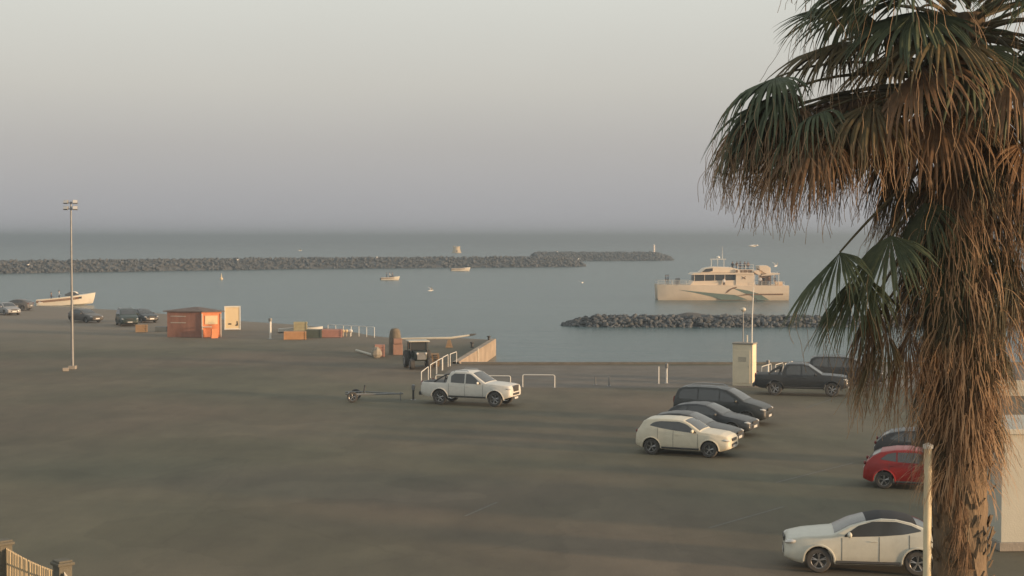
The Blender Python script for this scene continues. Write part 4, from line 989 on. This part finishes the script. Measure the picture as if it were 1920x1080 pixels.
def perched(px, py, off, z, label):
    p = G(px, py, WZ); q = empty('gull', (p.x, p.y + off, z), 1.0, label, 'gull', 'gulls resting on the breakwaters'); m = MB(); m.ell((0, 0, .3), (.75, .35, .38), 10, 8); m.ell((.36, 0, .5), (.22, .18, .2), 8, 6); m.build('body', M['gull'], q, smooth=True)
for a in [(1085, 500, 4, 1.1, 'white gull resting on the tip of the long breakwater'), (440, 507, 5, 1.7, 'white gull resting on the long breakwater above the marker buoy'), (47, 513, 3, .9, 'white gull resting on the long breakwater at far left'),
          (704, 503, 6, 2.1, 'white gull resting on the long breakwater crest left of the squat tower')]: perched(*a)
# ---------------- foreground: fence, pole, white building ----------------
M['fence'] = mat('fence_pales', (.5, .40, .25), .75, var=.2, scale=3, stretch=(6, 6, 1)); M['pillar'] = mat('fence_pillar_render', (.14, .13, .10), .85, var=.15, bump=.4)
A, B_ = G(6, 1012, 1.5), G(117, 1050, 1.5); A.z = B_.z = 0
C_ = B_ + (B_ - A).normalized() * 2.3 + Vector((0, -1.1, 0))
def pillar(p, label):
    q = empty('fence_pillar', p, math.atan2((B_ - A).y, (B_ - A).x), label, 'fence pillar'); m = MB(); m.box((0, 0, .7), (.34, .34, 1.4)); m.build('shaft', M['pillar'], q, bevel=.02)
    m = MB(); m.box((0, 0, 1.42), (.44, .44, .08)); m.box((0, 0, 1.48), (.36, .36, .06)); m.build('cap', M['pillar'], q, bevel=.025)
pillar(A, 'rendered fence pillar at the bottom left corner of the picture'); pillar(B_, 'rendered fence pillar between the two runs of wooden pales')
def pales(p, q_, h0, h1, label, mm, sag=.0):
    d = (q_ - p); L = d.length; q = empty('picket_fence', p, math.atan2(d.y, d.x), label, 'fence'); n = int(L / .1)
    for k in range(n):
        x = .2 + (L - .35) * k / (n - 1); t = k / (n - 1); h = lerp(h0, h1, t) - sag * math.sin(math.pi * t)
        m = MB(); m.prism([(-.027, .08), (.027, .08), (.027, h - .04), (0, h), (-.027, h - .04)], -.012, .012); o = m.build('pale', mm, q); o.location = (x, 0, 0); o.rotation_euler = (0, random.uniform(-.01, .01), 0)
    m = MB()
    for z in (.3, .92): m.tube([(.15, .035, z), (L / 2, .035, z - sag * .5), (L - .1, .035, z)], .025, 6)
    m.build('rail', mm, q)
pales(A, B_, 1.32, 1.18, 'sunlit wooden picket fence between the two rendered pillars', M['fence'], .05)
C2 = C_ + (C_ - B_).normalized() * 1.2
pales(B_, C2, 1.25, .8, 'lower pale fence dropping away right of the second pillar', M['offwhite'])
p = PY(1738, 1080, 20.5); topz = PY(1738, 838, 20.5).z
q = empty('white_pole', (p.x, 20.5, 0), 0, 'white round metal pole in front of the left side of the palm trunk', 'pole')
m = MB(); m.tube([(0, 0, 0), (0, 0, topz)], .055, 16); m.build('shaft', mat('pole_white', (.72, .62, .42), .5, var=.08), q, smooth=True)
m = MB(); m.lathe([(.12, 0), (.12, .05), (.066, .08)], n=16, caps=True); m.build('base_flange', M['steel'], q)
m = MB(); m.lathe([(.072, topz - .02), (.072, topz + .03), (.01, topz + .06)], n=16, caps=True); m.build('cap', M['white'], q)
M['wash'] = mat('whitewashed_wall', (.5, .49, .42), .85, var=.08, scale=.8, bump=.2)
q = empty('service_building', G(1877, 1034), R(3), 'low whitewashed service building with a projecting plinth right of the palm', 'building')
m = MB(); m.box((5, 1.6, 1.85), (10, 3.2, 3.2)); m.build('wall', M['wash'], q)
m = MB(); m.box((5, 1.6, .14), (10.16, 3.36, .26)); m.build('plinth', M['concrete'], q, bevel=.02)
m = MB(); m.box((5, 1.6, 3.54), (10.3, 3.5, .16)); m.build('roof', M['wash'], q, bevel=.02)
m = MB(); m.box((5, -.03, 1.3), (.9, .05, 2.05)); m.build('door', M['steel'], q)
q = G(1930, 742); m = MB(); m.box((q.x + 4, q.y, .45), (12, .3, .9)); tag(m.build('low_wall', M['wash']), 'low pale wall on the quay at the right edge beyond the white building', 'wall')
# ---------------- fan palm ----------------
PB = Vector((6.28, 20.8, 0))
def leafmat(name, c1, c2, tr=.25):
    m = mat(name, c1, .6, scale=7, detail=8, col2=c2, spec=.3, var=.2)
    t = m.node_tree; b = t.nodes['Principled BSDF']; out = t.nodes['Material Output']
    tl = t.nodes.new('ShaderNodeBsdfTranslucent'); mx = t.nodes.new('ShaderNodeMixShader'); mx.inputs[0].default_value = tr
    src = b.inputs['Base Color'].links[0].from_socket; t.links.new(src, tl.inputs['Color'])
    t.links.new(b.outputs[0], mx.inputs[1]); t.links.new(tl.outputs[0], mx.inputs[2]); t.links.new(mx.outputs[0], out.inputs['Surface']); return m
M['leaf'] = leafmat('green_fan_leaf', (.075, .10, .062), (.14, .165, .095)); M['leaf2'] = leafmat('yellowing_fan_leaf', (.085, .08, .04), (.19, .135, .07))
M['dead'] = leafmat('dead_brown_leaf', (.14, .09, .055), (.31, .19, .105)); M['petiole'] = mat('leaf_stalk', (.13, .11, .06), .6, var=.3)
M['olive'] = leafmat('old_olive_leaf', (.07, .07, .042), (.14, .115, .065))
M['fibre'] = leafmat('leaf_fibre', (.3, .19, .11), (.5, .34, .2))
G0 = Vector((0, 0, -1))
def frond_mesh(elev, Lp, Lb, spread, droop, mleaf, seed, wob=.02, nseg=38, fold=0.0, threads=10, pdroop=.35):
    """fan leaf in tree space, growing towards +x from the origin"""
    rnd = random.Random(seed); mb = MB()
    d = Vector((math.cos(elev), 0, math.sin(elev))); p = Vector((0, 0, 0)); pts = [p.copy()]; n = 9
    for i in range(n):
        d = (d + G0 * pdroop / n * (1 + i / n) + Vector((0, rnd.uniform(-.012, .012), 0))).normalized(); p = p + d * Lp / n; pts.append(p.copy())
    mb.tube(pts, [lerp(.032, .014, i / n) for i in range(n + 1)], 6, 1)
    side = d.cross(Vector((0, 0, 1)))
    if side.length < .05: side = Vector((0, 1, 0))
    side.normalize(); nrm = side.cross(d).normalized()
    tw = rnd.uniform(-.35, .35); side, nrm = (side * math.cos(tw) + nrm * math.sin(tw)), (nrm * math.cos(tw) - side * math.sin(tw))
    K = 9
    for k in range(nseg):
        u = -1 + 2 * (k + .5) / nseg; a = u * spread; Lk = Lb * (1 - .28 * abs(u) ** 2) * rnd.uniform(.9, 1.06)
        dr0 = (d * math.cos(a) + side * math.sin(a) * (1 - fold) + nrm * (-.25 - .35 * fold) * abs(u)).normalized()
        pw = (side * math.cos(a) - d * math.sin(a)).normalized(); q = p.copy(); dr = dr0.copy(); rows = []
        dk = droop * rnd.uniform(.55, 1.5); wmax = 1.15 * Lk * .5 * spread * 2 / nseg
        tip = rnd.uniform(.5, .75)
        for i in range(K + 1):
            t = i / K
            wd = wmax * (t / .45) if t < .45 else wmax * max(.03, (1 - (t - .45) / .55) ** .85)
            wd = max(wd, .004) * (1 - .5 * fold); ridge = nrm * wd * .35
            rows.append([q - pw * wd * .5, q + ridge, q + pw * wd * .5])
            g = dk * (0.15 if t < .4 else 1.0 + 1.6 * max(0, t - tip)) / K
            dr = (dr + G0 * g * 1.6 + Vector((rnd.uniform(-wob, wob), rnd.uniform(-wob, wob), 0))).normalized(); q = q + dr * Lk / K
        mb.quadgrid(rows, 0)
        if k % max(1, nseg // max(1, threads)) == 0 and threads:
            q0 = rows[6][1]; pp = [q0]; dd = (dr0 * .6 + G0 * .6).normalized()
            for i in range(8): dd = (dd + G0 * .3 + Vector((rnd.uniform(-.35, .35), rnd.uniform(-.35, .35), 0))).normalized(); pp.append(pp[-1] + dd * rnd.uniform(.06, .13))
            mb.tube(pp, .0035, 3, 2, caps=False)
    me = bpy.data.meshes.new('frond'); me.from_pydata([tuple(v) for v in mb.v], [], mb.f)
    for m_ in (mleaf, M['petiole'], M['fibre']): me.materials.append(m_)
    me.polygons.foreach_set('material_index', mb.m); return me
palm = empty('fan_palm', PB, 0, 'tall shaggy fan palm with green crown and brown dead fronds filling the right side', 'palm tree')
def frond(name, me, az, z, r=.12, tilt=0.0, label=None, s=1.0):
    o = bpy.data.objects.new(name, me); sc.collection.objects.link(o); o.parent = palm
    o.location = (r * math.cos(az), r * math.sin(az), z); o.rotation_euler = (tilt, 0, az); o.scale = (s, s, s)
    if label: o['label'] = label
    return o
tr_ = MB(); rnd = random.Random(3); rows = []
for i in range(60):
    z = i / 59 * 12.3; rad = lerp(.44, .27, min(1, z / 12)) * (1 + .16 * max(0, 1 - z / .8)); row = []
    for k in range(20):
        a = 2 * math.pi * k / 20; row.append((math.cos(a) * rad * (1 + rnd.uniform(-.04, .04)), math.sin(a) * rad * (1 + rnd.uniform(-.04, .04)), z + rnd.uniform(-.02, .02)))
    rows.append(row)
tr_.quadgrid(rows, closed=True)
M['trunk'] = mat('palm_trunk', (.10, .075, .05), .9, scale=5, col2=(.22, .16, .10), bump=.9, bscale=12, stretch=(1, 1, .35))
tr_.build('trunk', M['trunk'], palm, smooth=True)
bt = MB()
for i in range(760):                                 # criss-crossed old leaf bases up the trunk
    z = rnd.uniform(.3, 9.5) ; a = i * 2.39996 + rnd.uniform(-.2, .2); rad = lerp(.44, .29, z / 12)
    c, s = math.cos(a), math.sin(a); l = rnd.uniform(.1, .26); w_ = rnd.uniform(.025, .05); out = rnd.uniform(.03, .1)
    t_ = Vector((-s, c, 0)); b0 = Vector((c * rad, s * rad, z)); tp = Vector((c * (rad + out), s * (rad + out), z + l)); lean = t_ * rnd.uniform(-.08, .08)
    bt.quadgrid([[b0 - t_ * w_ * 1.5, b0 + Vector((c, s, 0)) * .03, b0 + t_ * w_ * 1.5], [tp + lean - t_ * w_ * .5, tp + lean + Vector((c, s, 0)) * .02, tp + lean + t_ * w_ * .5]])
bt.build('leaf_base', M['trunk'], palm, fixn=False)['kind'] = 'stuff'
# live crown
lib = []
for k, (e, dr, ml) in enumerate([(70, .5, 'leaf'), (55, .6, 'leaf'), (40, .8, 'leaf'), (25, .9, 'leaf'), (10, 1.1, 'leaf2'), (-8, 1.3, 'dead'), (-25, 1.3, 'dead')]):
    lib.append((e, frond_mesh(R(e), 1.25, 1.25, R(105), dr, M[ml], 20 + k, threads=12)))
deadlib = [frond_mesh(R(e), rnd.uniform(.9, 1.25), rnd.uniform(1.0, 1.25), R(sp_), dr, M[mt_], 60 + k + (20 if mt_ == 'olive' else 0), nseg=44, fold=fo_ * .8, threads=14, pdroop=pd, wob=.07)
           for mt_ in ('dead', 'olive') for k, (e, dr, sp_, fo_, pd) in enumerate([(-20, 1.6, 75, .35, .9), (-35, 1.5, 65, .45, .8), (-50, 1.2, 60, .5, .7), (-62, 1.0, 55, .55, .5), (-72, .8, 50, .6, .3), (-10, 1.8, 80, .4, 1.1)])]
ZC = 13.05
for i in range(44):
    t = i / 43; az = i * 2.39996 + rnd.uniform(-.2, .2); k = min(6, int(t * 7)); 
    frond('frond', lib[k][1], az, ZC - .25 - t * 1.2 + rnd.uniform(-.1, .1), r=.15 + .1 * t, tilt=rnd.uniform(-.25, .25), s=rnd.uniform(1.0, 1.2))
# fronds that shape the left-hand silhouette
hero = []
def hf(az, el, Lp, Lb, sp_, dr, ml, z, tl=0.0, th=14, pd=.5, fo_=0.0):
    hero.append((az, frond_mesh(R(el), Lp, Lb, R(sp_), dr, M[ml], 100 + len(hero), threads=th, pdroop=pd, fold=fo_, wob=.06 if ml != 'leaf' else .03), z, tl))
rq = random.Random(12)
for i in range(15):
    hf(rq.uniform(163, 216), rq.uniform(2, 20), [2.5, 2.3, 2.1, 1.7, 1.3][i % 5], rq.uniform(1.3, 1.5), rq.uniform(92, 112), rq.uniform(1.9, 2.5), ['leaf', 'leaf2', 'leaf2', 'dead', 'dead', 'leaf2', 'dead'][i % 7], 11.35 - .03 * i, rq.uniform(-.3, .3), 34, .45, [0, 0, .1, .2, .2][i % 5])
hf(186, 20, 2.55, 1.3, 112, 1.6, 'leaf', 11.4, .2, 16, .5)
hf(178, 12, 2.6, 1.3, 112, 1.8, 'leaf', 11.2, -.1, 20, .5)
hf(186, -38, 2.3, 1.35, 88, .6, 'leaf', 10.5, .3, 6, .14, .05)
hf(194, -44, 2.0, 1.3, 80, .7, 'leaf', 10.2, 0, 6, .2, .1)
hf(182, -46, 2.1, 1.25, 55, .5, 'leaf', 10.3, .1, 6, .15, .1)
hf(205, -46, 1.7, 1.2, 60, .6, 'leaf2', 9.3, -.1, 8, .3, .15)
hf(186, -30, 1.6, 1.2, 70, 1.3, 'dead', 9.5, 0, 20, .6, .3)
hf(200, -40, 1.2, 1.2, 60, 1.2, 'dead', 8.9, 0, 20, .6, .3)
hf(182, -32, 1.5, 1.2, 60, 1.2, 'dead', 9.2, 0, 20, .6, .3)
hf(202, -36, 1.7, 1.25, 85, .7, 'leaf', 10.4, .2, 6, .3, .05)
hf(178, -50, 1.7, 1.2, 80, .7, 'leaf2', 9.9, 0, 8, .3, .1)
hf(215, -52, 1.2, 1.15, 85, .7, 'leaf', 10.7, 0, 6, .3, .05)
hf(240, -60, .8, 1.2, 75, .8, 'leaf', 9.6, 0, 6, .3, .1)
hf(262, -60, .7, 1.2, 75, .8, 'leaf', 10.0, 0, 6, .3, .1)
for az_, el_, z_ in ((285, 45, 12.6), (315, 50, 12.6), (340, 40, 12.5), (300, 20, 12.3), (0, 25, 12.3), (325, 5, 12.0)):
    hf(az_, el_, 1.4, 1.5, 115, 1.1, 'leaf', z_, .1, 8, .6)
hf(235, -58, .9, 1.1, 60, .7, 'leaf', 10.6, 0, 6, .3, .1)
hf(285, -30, 1.0, 1.3, 80, 1.5, 'dead', 11.0, 0, 24, .8, .2)
hf(305, -15, 1.1, 1.3, 90, 1.6, 'dead', 11.2, 0, 24, .9, .2)
hf(325, -25, 1.4, 1.35, 85, 1.4, 'dead', 11.0, 0, 24, .7, .2)
hf(345, -10, 1.6, 1.35, 90, 1.5, 'dead', 11.1, 0, 24, .7, .2)
hf(335, -40, 1.4, 1.3, 75, 1.3, 'dead', 10.2, 0, 24, .5, .25)
hf(350, -45, 1.2, 1.2, 70, 1.1, 'dead', 9.6, 0, 24, .5, .25)
hf(310, -55, 1.0, 1.2, 70, .9, 'leaf2', 9.9, 0, 10, .4, .1)
hf(192, 50, 1.5, 1.4, 115, 1.0, 'leaf', 12.3, 0, 8, .5)
hf(205, 38, 1.6, 1.4, 115, 1.1, 'leaf', 12.2, .2, 8, .6)
hf(230, 30, 1.4, 1.4, 115, 1.1, 'leaf', 12.1, .2, 8, .7)
hf(255, 20, 1.3, 1.35, 112, 1.2, 'leaf', 12.0, 0, 8, .9)
hf(280, 15, 1.3, 1.35, 112, 1.2, 'leaf', 11.9, .1, 8, .9)
hf(310, 25, 1.4, 1.35, 112, 1.1, 'leaf', 12.0, -.1, 8, .8)
hf(335, 30, 1.5, 1.35, 112, 1.1, 'leaf', 12.1, 0, 8, .7)
for az, me, z, tl in hero: frond('frond', me, R(az), z, .2, tl)
# hanging dead fronds: a shaggy skirt down the trunk
for i in range(90):
    t = (i + .5) / 90; z = lerp(11.9, 7.1, t ** .9); az = i * 2.39996 + rnd.uniform(-.25, .25)
    k = rnd.choice([0, 1, 2, 5] if t < .25 else ([1, 2, 3] if t < .6 else [3, 4, 4]))
    k += 6 if rnd.random() < (.65 if 8.4 < z < 11 else .4) else 0
    frond('dead_frond', deadlib[k], az, z, .26, rnd.uniform(-.3, .3), s=lerp(1.0, .6, t) * rnd.uniform(.9, 1.1))
for i in range(7):
    frond('dead_frond', deadlib[4], R(200 + i * 13), 7.3 - i * .3, .3, rnd.uniform(-.25, .25), s=.5)
# loose fibres
fb = MB()
for i in range(2600):
    z = rnd.uniform(5.8, 11.3); a = rnd.uniform(0, 6.283); wz = interp([(5, .42), (7, .75), (8.5, 1.15), (10, 1.0), (11.3, .7)], z); r0 = rnd.uniform(.3, wz)
    p = Vector((math.cos(a) * r0, math.sin(a) * r0, z)); d = Vector((math.cos(a) * .7, math.sin(a) * .7, rnd.uniform(-.9, .1))).normalized(); pts = [p]
    for k in range(5): d = (d + G0 * rnd.uniform(.1, .5) + Vector((rnd.uniform(-.2, .2), rnd.uniform(-.2, .2), 0))).normalized(); pts.append(pts[-1] + d * rnd.uniform(.06, .16))
    w_ = rnd.uniform(.003, .014); tt = Vector((-math.sin(a), math.cos(a), 0)) * w_
    fb.quadgrid([[q_ - tt * (1 - j / 6), q_ + tt * (1 - j / 6)] for j, q_ in enumerate(pts)])
o = fb.build('loose_fibre', M['fibre'], palm, fixn=False); o['kind'] = 'stuff'
